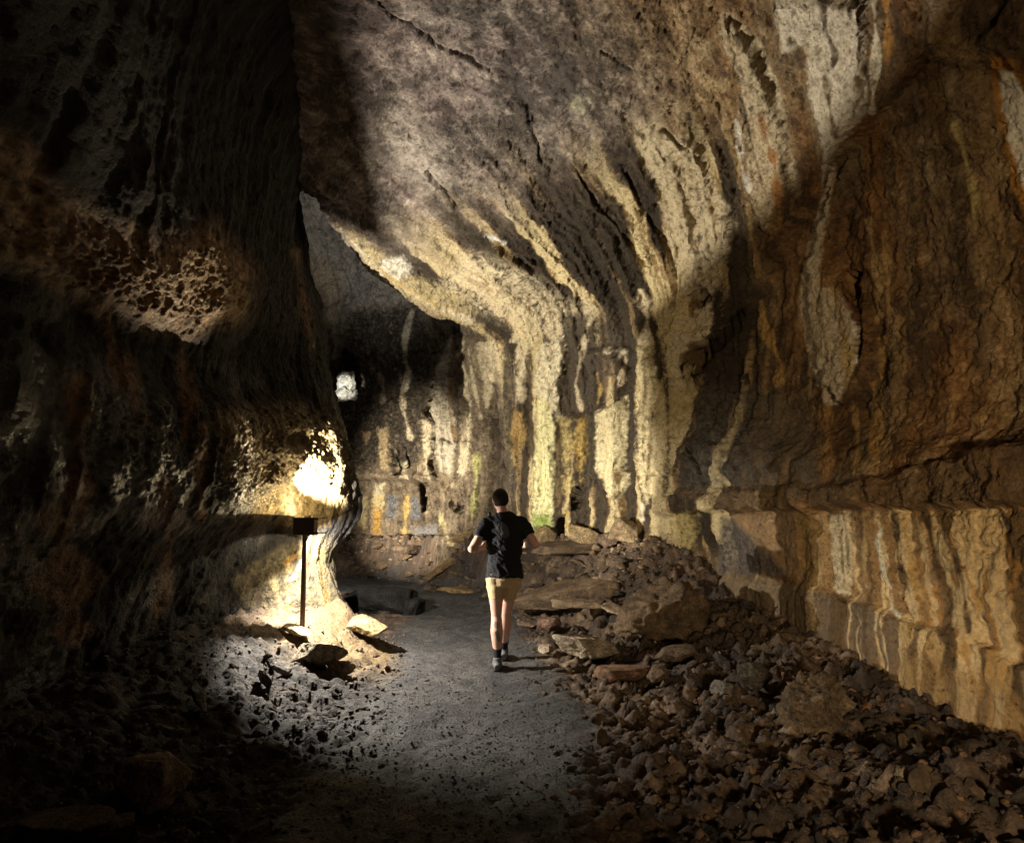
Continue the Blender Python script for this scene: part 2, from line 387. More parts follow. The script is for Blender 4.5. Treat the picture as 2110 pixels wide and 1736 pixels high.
pit2, _, pid2 = worley(Pm * np.array([1, 1, .6]) + 5, 19)
gran -= (1 - sstep(.08, .35, pit2)) * .018 * (pid2 > .55)
x, y, d = project(Pm); wx1 = fbm(Pm, 4, 3); wy1 = fbm(Pm + 9, 4, 3); wx2 = fbm(Pm + 4, 2, 3)
for pts, w in CRACKS:
    dd, _ = pl_dist(x + wx1 * 8, y + wy1 * 8, pts); gran -= (1 - sstep(w * .15, w * (1.0 + .5 * wx2), dd)) * (.05 + .013 * w) * (d > 1.5)
for pts, dep, so in HOLES:
    gran -= (1 - sstep(-so, so, poly_sd(x, y, pts) + fbm(Pm, 9, 3) * 7)) * dep * (d > 1.5)
SA.move(gran * (1 - .35 * (under > .5)))

# ---------- near dome colour
def rock_colour(S, dark, mid, light, bias=0., streak=.6, sharp=.32):
    P = S.P
    a = fbm(P, .9, 4) * .5 + fbm(P, 5, 5, .62) * .75 + fbm(P, 26, 3, .6) * .35
    wob = fbm(S.UV(.6, 1.1, 3), 1, 3) * .5
    st = fbm(np.stack([S.u * 5.5 + wob, S.v * .22, np.full(len(S.u), 2.)], 1), 1, 3) + .5 * fbm(np.stack([S.u * 17 + wob * 3, S.v * .6, np.full(len(S.u), 7.)], 1), 1, 2)
    q = a + st * streak + bias
    c = mixc(np.repeat(np.array(dark)[None], len(P), 0), mid, sstep(-sharp, .05, q)); c = mixc(c, light, sstep(.08, .18 + sharp, q))
    return np.concatenate([c, np.zeros((len(P), 1))], 1), q, st
flw = flA[:, None]
c1, q1, st1 = rock_colour(SA, (.085,.072,.065), (.225,.193,.175), (.46,.41,.35), -.09, .25, .22)       # greyish ceiling
c2, q2, st2 = rock_colour(SA, (.075,.05,.028), (.20,.135,.07), (.40,.31,.18), 0., .55)            # brown wall
kx = sstep(3.6, 5.4, SA.s + .25 * (4.5 - np.minimum(SA.t, 4.5)) * (SA.t < 4.5))[:, None]
kw = np.clip(flw * 1.1, 0, 1); mixk = np.clip(kx * .85 + kw * .5, 0, 1)
cA = c1 * (1 - mixk) + c2 * mixk
# warm iron stain on the right-hand wall, mauve cast in the ceiling
xs, ys, ds = project(SA.P)
orn = sstep(-.05, .35, fbm(np.stack([SA.u * 1.8, SA.v * .35, np.full(len(SA.u), 5.)], 1), 1, 4) + .10) * sstep(4.6, 6.2, SA.s)
cA[:, :3] = mixc(cA[:, :3], cA[:, :3] * np.array([1.18, .82, .50]), orn * .8)
mv = sstep(.0, .4, fbm(SA.P, 1.1, 3)) * (1 - mixk[:, 0])
cA[:, :3] = mixc(cA[:, :3], cA[:, :3] * np.array([1.03, .955, .99]), mv)
pa = Paint(SA.P, cA)
def bands(S, f, seed, wobble=.16, kv=.10):
    wob = fbm(np.stack([S.u * .7, S.v * 1.1, np.full(len(S.u), seed)], 1), 1, 3) * wobble
    return fbm(np.stack([(S.u + wob) * f, S.v * kv * f / 2.4, np.full(len(S.u), seed + 3.)], 1), 1, 2, .45) + fbm(np.stack([(S.u + wob) * f * 3.7, S.v * .35, np.full(len(S.u), seed + 9.)], 1), 1, 2) * .22 + pa.spk[:len(S.u)] * .10
bn = bands(SA, 3.3, 2., .2)
zone = sstep(0, .4, SA.s) * (1 - sstep(4.9, 5.8, SA.s)) * sstep(.8, 1.3, SA.t) * (1 - sstep(4.9, 6.6, SA.t + bn))
cA[:, :3] = mixc(cA[:, :3], (.034, .026, .018), zone * (1 - sstep(-.06, .03, bn)) * .96)
cA[:, :3] = mixc(cA[:, :3], (.64, .53, .30), zone * sstep(.05, .11, bn) * .95)
cA[:, :3] = mixc(cA[:, :3], (.40, .26, .09), zone * np.exp(-((bn - .04) / .05) ** 2) * .5)
bo = bands(SA, 3.2, 7., .2)
zo = sstep(5.4, 6.0, SA.s) * sstep(.5, 1., SA.t) * (1 - sstep(5.5, 7, SA.t)) * (.45 + .55 * sstep(-.2, .2, fbm(SA.P, .7, 3)))
cA[:, :3] = mixc(cA[:, :3], (.06, .042, .025), zo * (1 - sstep(-.25, .05, bo)) * .35)
cA[:, :3] = mixc(cA[:, :3], (.46, .30, .13), zo * sstep(.16, .30, bo) * .5)
lowz = (pa.y > lb + 4) * (pa.x > 1650) * (pa.d > 1.2) * sstep(1650, 1720, pa.x)
bl = bands(SA, 5.0, 12., .10)
# light mottling of the ceiling
pa.poly([(760,250),(830,230),(900,300),(930,380),(860,380),(800,330)], (.40,.35,.30), .7, 30)
pa.poly([(1180,195),(1215,200),(1225,215),(1200,240),(1170,225)], (.40,.38,.26), .6, 6)
pa.poly([(1186,203),(1208,206),(1212,216),(1198,226),(1182,216)], (.22,.21,.15), .8, 4)
pa.poly([(960,520),(1080,560),(1160,620),(1230,640),(1180,680),(1110,700),(1020,650),(900,600)], PALE, .75, 25, 1.2)
pa.poly([(690,460),(740,480),(830,560),(960,610),(1000,690),(870,640),(760,560)], (.44,.36,.2), .75, 12, 1.2)
pa.poly([(785,535),(830,530),(850,560),(815,580),(780,565)], (.62,.58,.48), .9, 8)
pa.line([(700,470),(780,560),(880,625),(970,660)], 5, CREAM, .7); pa.line([(740,520),(820,585),(900,630)], 4, OCHRE, .7)
pa.line([(860,510),(940,560),(1010,600)], 6, TAN, .6); pa.line([(1000,485),(1020,492),(1040,500)], 4, (.7,.7,.65), .9)
for pts in ([(1306,280),(1426,280),(1474,380),(1514,460),(1482,592),(1462,612),(1406,616),(1378,500),(1358,400)], [(1490,24),(1522,40),(1566,92),(1610,192),(1614,256),(1638,360),(1646,396),(1614,384),(1586,464),(1570,472),(1546,400),(1526,240),(1522,160),(1498,112),(1482,72)]):
    pa.poly(pts, (.50,.42,.28), .85, 9, 1.0)
pa.poly([(1594,0),(1782,0),(1786,236),(1726,304),(1702,348),(1694,392),(1690,280),(1666,200),(1658,92),(1610,112),(1598,28)], (.60,.53,.41), .95, 5, .5)
pa.poly([(1590,-200),(1790,-200),(1790,0),(1590,0)], (.55,.48,.36), .8, 6, .5)
for p, w, c in (([(1690,-60),(1700,60),(1722,110),(1716,135)],7,DKB), ([(1766,-60),(1772,60),(1770,110),(1790,160)],6,DKB), ([(1698,160),(1706,200),(1712,240),(1722,280)],6,(.16,.11,.06)), ([(1630,85),(1645,95),(1650,140)],7,DKB),
                ([(1565,235),(1580,290),(1592,330)],6,RUST), ([(1596,320),(1600,380),(1606,460)],9,(.36,.16,.045)), ([(1606,300),(1616,350),(1622,400)],4,DKB),
                ([(1800,0),(1806,100),(1800,180),(1796,230)],10,CREAM), ([(1825,0),(1830,80),(1825,160)],9,ORANGE), ([(1510,150),(1540,260),(1570,380)],4,DKB)):
    pa.line(p, w, c, .85)
pa.poly([(1310,250),(1350,240),(1390,300),(1375,330),(1330,320)], PALE, .7, 10)
pa.line([(1518,250),(1526,320),(1530,350),(1545,390)], 6, (.6,.56,.48), .8)
pa.poly([(1646,630),(1662,520),(1700,380),(1720,340),(1710,430),(1688,540),(1692,590),(1730,599),(1754,663),(1766,747),(1734,823),(1706,835),(1670,750)], (.56,.47,.33), .95, 4, .5)
pa.line([(1720,600),(1738,680),(1748,760),(1740,800)], 9, OCHRE, .8); pa.line([(1690,610),(1700,700),(1710,800)], 3, (.22,.16,.09), .8); pa.line([(1755,660),(1766,700),(1764,745)], 5, (.66,.6,.48), .9)
pa.line([(1570,620),(1572,670),(1590,710),(1610,750),(1604,785)], 11, (.44,.27,.09), .8)
pa.line([(1790,455),(1800,520),(1812,590),(1810,650)], 9, (.48,.34,.16), .8); pa.line([(1822,480),(1830,560),(1828,640),(1808,660)], 6, (.42,.28,.11), .7)
pa.line([(1968,262),(1985,310),(1996,360),(2012,410),(2004,460)], 8, (.46,.37,.14), .85)
pa.poly([(2040,110),(2090,120),(2130,180),(2130,470),(2086,380),(2056,250)], (.50,.24,.05), .95, 6, .4)
pa.poly([(2060,140),(2084,150),(2130,220),(2130,420),(2098,360),(2068,240)], (.86,.82,.68), 1, 5, .25)
pa.line([(1800,790),(1804,870),(1800,950),(1806,975)], 10, (.40,.23,.07), .8); pa.line([(1760,830),(1768,900),(1764,975)], 6, (.42,.27,.1), .7); pa.line([(1700,850),(1706,920),(1700,990)], 14, (.36,.2,.07), .7)
pa.line([(1820,700),(1816,800),(1812,930)], 7, (.4,.25,.09), .7)
# back-wall flowstone
pa.poly([(1035,690),(1100,705),(1200,640),(1300,630),(1410,700),(1410,1060),(1320,1090),(1100,1130),(1040,1130)], (.10,.074,.045), .25, 14, .9)
pa.poly([(1160,650),(1220,640),(1290,690),(1225,850),(1160,850)], (.085,.068,.05), .85, 10, .6)
for pts, c in (([(980,709),(1016,703),(1024,711),(1033,743),(1030,771),(1014,791),(1018,803),(1004,841),(998,841),(997,791),(988,751)], PALE),
  ([(1060,727),(1080,719),(1087,761),(1082,791),(1084,821),(1062,835),(1056,821),(1060,771)], PALE),
  ([(1102,731),(1112,711),(1162,695),(1164,721),(1158,771),(1144,791),(1156,857),(1146,863),(1134,831),(1104,811),(1106,771),(1114,751)], (.64,.57,.40)),
  ([(1098,827),(1124,823),(1134,849),(1146,881),(1142,929),(1142,1000),(1140,1040),(1132,1125),(1115,1118),(1095,1080),(1100,1000),(1102,929),(1108,871)], (.66,.62,.34)),
  ([(1154,865),(1174,865),(1182,891),(1176,1000),(1166,1020),(1160,929)], (.50,.40,.17)), ([(1190,857),(1210,865),(1210,903),(1196,990),(1184,921)], (.46,.32,.1)),
  ([(1056,855),(1076,851),(1088,895),(1068,935),(1054,960)], (.42,.28,.1)),
  ([(1225,853),(1289,817),(1297,851),(1289,929),(1295,1000),(1272,1045),(1245,1000),(1225,970),(1227,929)], (.66,.58,.36)),
  ([(1313,711),(1347,711),(1351,771),(1373,831),(1367,929),(1352,1000),(1335,1040),(1318,1010),(1313,929),(1315,811)], (.62,.53,.32)),
  ([(1379,691),(1397,651),(1437,661),(1449,707),(1417,711),(1403,735),(1411,781),(1417,811),(1383,783),(1375,741)], PALE), ([(1429,641),(1467,617),(1469,661),(1457,707),(1437,695)], PALE),
  ([(1385,1060),(1430,1055),(1440,1085),(1420,1140),(1390,1120)], (.40,.32,.13))):
    pa.poly(pts, c, .92 if c[2] > .2 else .72, 4 if c[2] > .2 else 9, .7, rag=1.0 if c[2] > .2 else 1.8)
pa.poly([(1100,1062),(1132,1060),(1134,1118),(1116,1122),(1098,1095)], GREEN, .85, 7, .8)
pa.line([(1120,640),(1140,680),(1135,720)], 16, PALE, .9); pa.line([(1200,600),(1215,650),(1205,700)], 10, PALE, .8); pa.line([(1320,600),(1335,650),(1330,710)], 12, PALE, .85); pa.line([(1060,690),(1075,720)], 12, PALE, .8)
pa.line([(1345,850),(1340,930),(1330,1000)], 3, (.16,.11,.06), .8); pa.line([(1325,730),(1330,800),(1322,880)], 3, (.2,.14,.08), .8)
for p, w, c in (([(1191,715),(1203,705),(1197,743),(1185,791),(1197,841)],5,PALE), ([(1277,731),(1287,723),(1290,745),(1278,790)],6,PALE), ([(1245,722),(1285,722)],6,CREAM), ([(1230,770),(1238,800),(1232,830)],3,OCHRE),
  ([(1042,700),(1050,800),(1046,900),(1052,1000)],11,(.09,.075,.055)), ([(1090,720),(1092,830),(1094,930)],6,(.10,.075,.045)), ([(1176,720),(1172,790),(1180,850)],11,(.075,.058,.04)), ([(1302,700),(1304,850),(1302,960)],8,(.055,.045,.035)),
  ([(1356,700),(1374,800),(1378,930),(1370,1010)],6,(.07,.05,.03)), ([(1150,880),(1152,960),(1146,1040)],6,(.14,.1,.05)), ([(1216,860),(1218,940),(1212,1010)],7,(.06,.05,.035)),
  ([(1272,975),(1276,1010),(1284,1060)],7,(.15,.09,.035)), ([(1165,1050),(1172,1090)],6,(.44,.34,.12)), ([(1325,1030),(1322,1070)],5,CREAM)):
    pa.line(p, w, c, .85)
# wet black patch low on the right, and the flow streaks under the ledge
pa.poly([(1485,1065),(1640,1060),(1640,1185),(1480,1180)], (.085,.07,.06), .85, 8, .4, wet=1.0)
pa.poly([(1420,800),(1560,790),(1690,880),(1690,1000),(1420,1000)], (.10,.085,.065), .5, 30, 1.2, wet=.5)
pa.poly([(1500,1060),(2110,1045),(2300,1040),(2300,1500),(2110,1372),(1900,1290),(1760,1238),(1650,1210)], (.40,.25,.11), .75, 8, .5)
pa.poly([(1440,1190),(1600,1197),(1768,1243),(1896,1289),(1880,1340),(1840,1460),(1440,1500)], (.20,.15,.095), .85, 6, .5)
pa._put(lowz * sstep(.04, .12, bl) * .9, (.78, .58, .30), .3); pa._put(lowz * (1 - sstep(-.22, -.08, bl)) * .7, (.12, .075, .035), .3)
pa._put(lowz * sstep(1820, 1960, pa.x) * np.exp(-((bl - .02) / .07) ** 2) * .7, (.50, .26, .07), .3)
for p, w, c in (([(1800,1049),(1810,1073),(1816,1093),(1808,1113),(1816,1149),(1822,1183),(1836,1213),(1840,1233),(1836,1253),(1852,1267)],4.5,(.85,.80,.58)),
  ([(1920,1057),(1932,1093),(1938,1133),(1954,1165),(1956,1199),(1974,1221),(1976,1283)],11,(.66,.50,.26)), ([(1862,1073),(1868,1113),(1880,1153),(1880,1193),(1904,1233),(1924,1263)],9,(.58,.38,.15)),
  ([(1890,1069),(1898,1103),(1910,1143),(1914,1173),(1910,1203)],5,(.62,.48,.26)), ([(1984,1169),(1996,1193),(2012,1223),(2018,1253),(2014,1273)],9,(.62,.38,.14)), ([(2080,1141),(2096,1173),(2090,1203)],10,(.44,.24,.07)),
  ([(1780,1061),(1782,1113),(1782,1183),(1786,1209)],4,(.5,.37,.17)), ([(1760,1073),(1762,1125)],3,(.48,.37,.2)), ([(1700,1059),(1698,1109),(1702,1160)],4,(.42,.28,.12)), ([(1660,1060),(1662,1120),(1670,1180)],6,(.38,.26,.1)), ([(1680,1058),(1684,1120),(1692,1200)],4,(.44,.33,.15)),
  ([(1864,1275),(1868,1313),(1864,1349),(1870,1420)],12,(.60,.42,.18)), ([(1924,1293),(1928,1349),(1940,1440)],17,(.54,.37,.16)), ([(1984,1313),(1990,1349),(2010,1420)],11,(.58,.36,.14)), ([(2040,1345),(2070,1420),(2090,1500)],24,(.52,.32,.12)),
  ([(1845,1060),(1850,1150),(1868,1210)],7,(.10,.065,.03)), ([(1906,1055),(1922,1120),(1936,1190)],7,(.09,.06,.035)), ([(1965,1130),(1985,1210),(1996,1300)],6,(.10,.07,.04)), ([(2062,1050),(2085,1100),(2110,1140)],5,(.10,.075,.05)), ([(1954,1290),(1958,1370)],12,(.13,.085,.04))):
    pa.line(p, w, c, .9, speck=.5)
pa.poly([(1712,1061),(1750,1057),(1756,1133),(1758,1229),(1738,1225),(1722,1213),(1728,1193),(1716,1153)], (.68,.58,.37), .95, 3, .6)
for p, w in (([(1726,1060),(1734,1130),(1740,1210)],3), ([(1738,1060),(1746,1120),(1748,1180)],2.5)): pa.line(p, w, (.16,.11,.055), .8)
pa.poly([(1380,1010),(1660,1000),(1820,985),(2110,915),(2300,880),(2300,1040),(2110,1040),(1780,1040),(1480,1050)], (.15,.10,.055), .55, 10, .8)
pa.poly([(1860,1330),(2110,1440),(2300,1500),(2300,1700),(2110,1560),(1840,1420)], (.30,.185,.075), .6, 20)
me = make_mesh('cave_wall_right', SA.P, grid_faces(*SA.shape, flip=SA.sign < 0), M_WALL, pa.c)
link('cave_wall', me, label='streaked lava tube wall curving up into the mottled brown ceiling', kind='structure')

# ---------- far dome
flB = sstep(.2, 1, SB.t) * (1 - sstep(3.2, 4.6, SB.t)) * .9 + .1
h, x, y, d = rock_relief(SB, flB, 1.0)
wv = fbm(SB.P, 3, 3) * 8
yl = np.interp(x, [700, 880], [985, 994])
h -= sstep(-6, 3, y - yl + wv * .5) * (x < 905) * .16
h += (1 - sstep(-12, 5, np.abs(y - yl + 10) - 10 + wv * .4)) * (x < 900) * .08
h += np.where((y > yl) & (x < 900), np.sin(y * .33 + fbm(SB.P, 1, 2) * 2) * .012, 0)
h += sstep(4, 12, y - 1095 + wv) * (x < 1000) * .10
h -= np.exp(-((y - 905 + wv) / 9) ** 2) * sstep(880, 900, x) * .035
SB.move(h)
Pm = SB.P.copy(); x, y, d = project(Pm)
gr = fbm(Pm, 1.6, 3, .55, 1) * .12 * sstep(3, 4.4, SB.t) + fbm(Pm, 3.5, 4, .55, 1) * .06 + fbm(Pm, 10, 4, .6, 1) * .025
for pts, w in CRACKS:
    if pts[0][0] < 1000 and pts[0][1] > 700:
        dd, _ = pl_dist(x, y, pts); gr -= (1 - sstep(w * .3, w * 1.2, dd)) * .22
for pts, dep, so in HOLES: gr -= (1 - sstep(-10, 6, poly_sd(x, y, pts) + fbm(Pm, 5, 3) * 6)) * min(dep, .2)
gr -= .7 * (1 - sstep(-12, 6, poly_sd(x, y, [(800,920),(825,915),(850,920),(845,965),(815,975),(800,950)]) + wv)) * .2
gr -= (1 - sstep(-4, 4, poly_sd(x, y, [(868,1000),(880,1000),(882,1045),(872,1052)]) + wv)) * .2
SB.move(gr)
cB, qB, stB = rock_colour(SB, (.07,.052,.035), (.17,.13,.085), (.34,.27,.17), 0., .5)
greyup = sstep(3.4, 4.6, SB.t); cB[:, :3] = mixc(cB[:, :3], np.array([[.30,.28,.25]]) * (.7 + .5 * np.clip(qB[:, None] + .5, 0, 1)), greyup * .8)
pb = Paint(SB.P, cB)
pb.poly([(720,640),(860,630),(890,720),(880,860),(860,960),(720,960),(690,800)], (.035,.028,.022), .8, 15, .8)  # shade of the recess painted into the wall colour
for pts, c in (([(980,709),(1016,703),(1024,711),(1033,743),(1030,771),(1014,791),(1018,803),(1004,841),(998,841),(997,791),(988,751)], PALE),
  ([(892,779),(924,703),(930,691),(924,771),(922,811),(938,871),(936,929),(930,985),(905,970),(896,929),(892,871),(882,851)], (.50,.44,.33)), ([(946,801),(964,783),(972,831),(968,921),(960,990),(944,970),(948,921)], PALE),
  ([(868,863),(886,867),(890,891),(882,960),(886,990),(872,980),(874,929)], PALE), ([(772,996),(794,998),(788,1036),(772,1036)], (.48,.42,.28)), ([(768,1042),(786,1044),(786,1104),(766,1106)], (.46,.27,.07)), ([(770,1020),(792,1020),(790,1050),(770,1050)], (.50,.40,.2)),
  ([(778,880),(798,880),(804,974),(784,964)], (.40,.30,.17)), ([(746,888),(764,892),(754,920)], (.34,.23,.12)), ([(824,955),(838,955),(840,985),(826,980)], PALE), ([(740,1020),(756,1024),(752,1090),(738,1080)], (.38,.30,.16))):
    pb.poly(pts, c, .9, 3, .5)
pb.poly([(798,1022),(820,1022),(820,1066),(798,1070)], (.10,.10,.11), .9, 3, .4, wet=1); pb.poly([(846,1026),(868,1026),(864,1070),(846,1070)], (.10,.10,.11), .9, 3, .4, wet=1); pb.poly([(848,1085),(900,1080),(900,1120),(850,1125)], (.18,.17,.17), .8, 5, .4, wet=.8)
for p, w, c in (([(850,640),(835,690),(834,735),(842,765),(834,800)],6,CREAM), ([(815,760),(826,775),(830,800)],3,TAN), ([(828,800),(832,850),(846,900)],5,PALE), ([(782,770),(790,800),(788,825)],6,(.3,.24,.16)), ([(956,703),(944,731),(964,781)],4,PALE),
  ([(965,720),(975,790),(985,830),(990,860)],4,PALE), ([(935,720),(930,790),(926,850),(938,900)],5,(.24,.15,.07)), ([(840,1022),(836,1070),(832,1110)],6,OCHRE), ([(982,940),(982,1000),(975,1060)],7,(.42,.40,.16)), ([(905,1050),(915,1090),(930,1120)],5,(.38,.32,.17)),
  ([(1040,700),(1050,800),(1050,1000)],8,(.09,.075,.055))):
    pb.line(p, w, c, .85)
pb.poly([(700,1098),(840,1100),(880,1125),(860,1150),(700,1150)], (.26,.19,.14), .8, 6)
pb.poly([(610,480),(700,560),(690,660),(660,660),(620,560)], (.36,.27,.15), .5, 25)
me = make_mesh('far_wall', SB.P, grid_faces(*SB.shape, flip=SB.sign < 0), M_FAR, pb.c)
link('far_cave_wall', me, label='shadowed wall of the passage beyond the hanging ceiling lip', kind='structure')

# ---------- left wall
wallL = np.full(len(SL.u), .45)
h, x, y, d = rock_relief(SL, wallL, .75)
wv = fbm(SL.P, 3, 3) * 10
near = sstep(3, 4.5, SL.P[:, 1])
# ragged clinker crust on the upper outcrop, its lower edge drips
crust = poly_sd(x, y, [(-60,250),(120,420),(330,520),(440,480),(510,560),(500,640),(380,680),(300,660),(150,600),(60,560),(-60,560)]) + wv * 2
cm = (1 - sstep(-40, 10, crust)) * near
h += cm * .06
hot = np.exp(-(((x - 600) / 140) ** 2 + ((y - 950) / 120) ** 2)) * near
h -= np.exp(-(((x - 622) / 26) ** 2 + ((y - 905) / 15) ** 2)) * near * .14
SL.move(h)
Pm = SL.P.copy()
rough_ = .35 + cm + sstep(.15, .6, hot) * .45 + np.exp(-(((x - 330) / 180) ** 2 + ((y - 900) / 90) ** 2)) * .5
gl = fbm(Pm, 3, 3, .55, 1) * .03 + fbm(Pm * np.array([1, 1, .7]), 14, 4, .7, 1) * .026 * rough_ + fbm(Pm, 24, 4, .65) * .02 * rough_
w1, w2, wi = worley(Pm, 19); gl += (.35 - w1) * .03 * rough_ + fbm(Pm, 30, 3, .6, 1) * .016 * rough_
SL.move(gl)
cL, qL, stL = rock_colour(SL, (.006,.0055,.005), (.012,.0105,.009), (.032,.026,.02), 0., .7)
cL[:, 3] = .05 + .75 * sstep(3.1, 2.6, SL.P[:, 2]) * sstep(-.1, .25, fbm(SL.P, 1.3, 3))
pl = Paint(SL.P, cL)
pl.poly([(-60,250),(60,300),(130,400),(330,500),(440,460),(520,560),(500,650),(380,690),(300,670),(150,610),(60,560),(-60,500)], (.30,.20,.115), .8, 35, 1.0, wet=.35)
pl.poly([(280,560),(440,480),(510,560),(500,640),(380,680),(300,660)], (.40,.28,.15), .75, 20, 1.2, wet=.4)
for p, w in (([(215,640),(235,720),(270,800),(290,860)],22), ([(160,800),(160,950),(165,1060)],26), ([(380,660),(372,740),(392,830),(380,900)],15), ([(340,1000),(345,1100),(340,1200),(320,1290)],14), ([(120,1080),(140,1200),(150,1290)],60), ([(610,520),(630,640),(640,720)],9), ([(420,880),(410,960),(416,1060)],16)):
    pl.line(p, w, (.20,.115,.06), .75, 10, 1.0, wet=.2)
pl.poly([(450,850),(600,835),(690,870),(715,960),(700,1050),(620,1075),(520,1060),(470,980)], (.24,.17,.06), .75, 30, 1.2, wet=.85)  # golden lamp glow painted into the colour of the bulge
pl.poly([(585,930),(650,900),(705,930),(710,1040),(640,1090),(590,1070)], (.25,.19,.085), .8, 15, .7, wet=.3)
pl.poly([(585,930),(615,890),(635,930),(625,1010),(610,1065),(585,1060)], (.5,.42,.28), .8, 14, .7)  # hot core of the lamp glow, painted pale
for xx in (610, 625, 643, 660, 676, 690): pl.line([(xx, 940), (xx + 5, 990), (xx - 2, 1030), (xx + 4 - (xx - 640) * .3, 1085)], 3, (.22,.14,.055), .8)
pl.poly([(480,1190),(640,1090),(690,1120),(690,1200),(720,1270),(690,1310),(560,1310),(500,1240)], (.13,.105,.055), .85, 14, .8, wet=.2)  # lamplit yellow painted into the colour of the wall foot
for p, w, c in (([(560,1190),(575,1230),(590,1290)],7,(.27,.22,.11)), ([(600,1150),(590,1200),(600,1270)],6,(.25,.19,.08)), ([(660,1140),(665,1200),(680,1270)],8,(.22,.15,.055)), ([(540,1200),(530,1240),(545,1270)],5,DKB), ([(640,1100),(625,1130),(590,1160)],6,(.5,.30,.09)), ([(620,1160),(605,1185),(590,1195)],8,GREY)):
    pl.line(p, w, c, .85)
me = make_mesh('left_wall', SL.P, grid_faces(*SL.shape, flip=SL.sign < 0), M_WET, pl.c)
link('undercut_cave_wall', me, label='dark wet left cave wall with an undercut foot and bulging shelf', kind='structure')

# ================================================================== GROUND AND PATH
PATH_C = [(-.35,-6),(-.4,2),(-.38,3.7),(-.24,5.5),(-.38,7.3),(-.62,9.3),(-.72,10.8),(-1.5,12.4),(-3.2,13.6),(-6.5,14.6),(-9,14.8)]
def path_half(Y): return np.interp(Y, [0, 3.7, 5.5, 7.3, 9, 10.8, 13], [.62, .63, .70, .68, .66, .68, .75])
RWALL = base_R; LWALL = base_L
def ground_h(X, Y):
    X = np.asarray(X, float); Y = np.asarray(Y, float)
    d, t = pl_dist(X, Y, PATH_C); hw = path_half(Y)
    e = d - hw                                     # distance outside the path edge
    dr, tr = pl_dist(X, Y, RWALL); dl, tl = pl_dist(X, Y, LWALL)
    Hr = np.interp(tr, np.linspace(0, 1, len(base_Rz)), np.maximum(base_Rz, .12)); Hr = np.maximum(Hr - .27 * sstep(10.6, 8.6, Y), .06)
    Hl = np.interp(Y, [0, 3.5, 5, 6.5, 7.4, 8.4, 9.2, 10.5], [.1, .12, .3, .5, .55, .5, .2, .1])
    right = dr < dl
    H = np.where(right, Hr + .05, Hl); dw = np.where(right, dr, dl)
    q = np.clip(e, 0, None) / (np.clip(e, 0, None) + dw + 1e-3)
    z = H * sstep(0, .95, q) * (.35 + .65 * q)
    z = z + np.interp(Y, [0, 9, 13, 17], [0, 0, .18, .3])
    z = z - .03 * (1 - sstep(-.5, .1, e))
    return z, e, right
gx = np.arange(-5.2, 5.0, .028); gy = np.concatenate([np.arange(-4, 2.6, .12), np.arange(2.6, 9.5, .024), np.arange(9.5, 17.5, .04)])
GX, GY = np.meshgrid(gx, gy, indexing='ij'); sh = GX.shape
gz, ge, gr_ = ground_h(GX.ravel(), GY.ravel())
GP = np.stack([GX.ravel(), GY.ravel(), gz], 1)
flat = GP * np.array([1, 1, 1.2])
edge = ge + fbm(flat, 1.1, 2) * .12 + fbm(flat, 3.2, 4, .6) * .30
bank = sstep(-.04, .22, edge)
rub = fbm(flat, 1.6, 3, .5, 1) * .13 + fbm(flat, 5.5, 4, .6, 1) * .085 + fbm(flat, 16, 3, .6) * .03
rub = rub * np.where(gr_, 1.15, .65) + fbm(flat, 26, 3, .6, 1) * .012
w1, w2, wi = worley(flat + fbm(flat, 3, 2)[:, None] * .1, 6.5); rub += (.45 - w1) * np.where(gr_, .12, .05) * (.4 + wi)
w1b, w2b, wib = worley(flat + 3, 13.0); rub += (.4 - w1b) * np.where(gr_, .05, .06)
pf = fbm(flat, 1.1, 3) * .035 + fbm(flat, 3.4, 2, .5, 1) * .022 + fbm(flat, 5, 4, .6) * .022 + fbm(flat, 18, 3, .6, 1) * .012
GP[:, 2] += bank * rub * (.35 + .65 * sstep(0, .5, edge)) + (1 - bank) * pf
def ground_z(X, Y):
    """height of the finished ground"""
    i = np.clip(np.searchsorted(gx, X), 1, len(gx) - 1); j = np.clip(np.searchsorted(gy, Y), 1, len(gy) - 1)
    Z = GP[:, 2].reshape(sh)
    fx = np.clip((X - gx[i - 1]) / (gx[i] - gx[i - 1]), 0, 1); fy = np.clip((Y - gy[j - 1]) / (gy[j] - gy[j - 1]), 0, 1)
    return Z[i - 1, j - 1] * (1 - fx) * (1 - fy) + Z[i, j - 1] * fx * (1 - fy) + Z[i - 1, j] * (1 - fx) * fy + Z[i, j] * fx * fy
def on_ground(px, py):
    d = ray(px, py); s = np.arange(2.5, 22, .01); P = CAM + d * s[:, None]
    g, _, _ = ground_h(P[:, 0], P[:, 1]); below = P[:, 2] < g
    return P[np.argmax(below)] if below.any() else P[-1]
q = fbm(flat, 1.3, 4) + fbm(flat, 8, 4, .65)
cg = mixc(np.repeat(np.array([.05, .038, .03])[None], len(flat), 0), (.115, .078, .052), sstep(-.3, .2, q)); cg = mixc(cg, (.26, .19, .125), sstep(.15, .55, q))
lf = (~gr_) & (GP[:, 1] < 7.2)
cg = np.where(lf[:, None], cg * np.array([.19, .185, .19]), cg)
lamp_pool_tint = np.exp(-(((GP[:, 0] + 1.75) / .75) ** 2 + ((GP[:, 1] - 7.7) / .75) ** 2)); cg = mixc(cg, (.17, .12, .06), np.clip(lamp_pool_tint * (1 + 2 * q), 0, 1) * .8)  # yellow pool of lamplight painted into the ground colour
cp_ = mixc(np.repeat(np.array([.055, .056, .060])[None], len(flat), 0), (.11, .107, .104), sstep(-.3, .4, q))
cg = mixc(cg, cp_, 1 - bank)
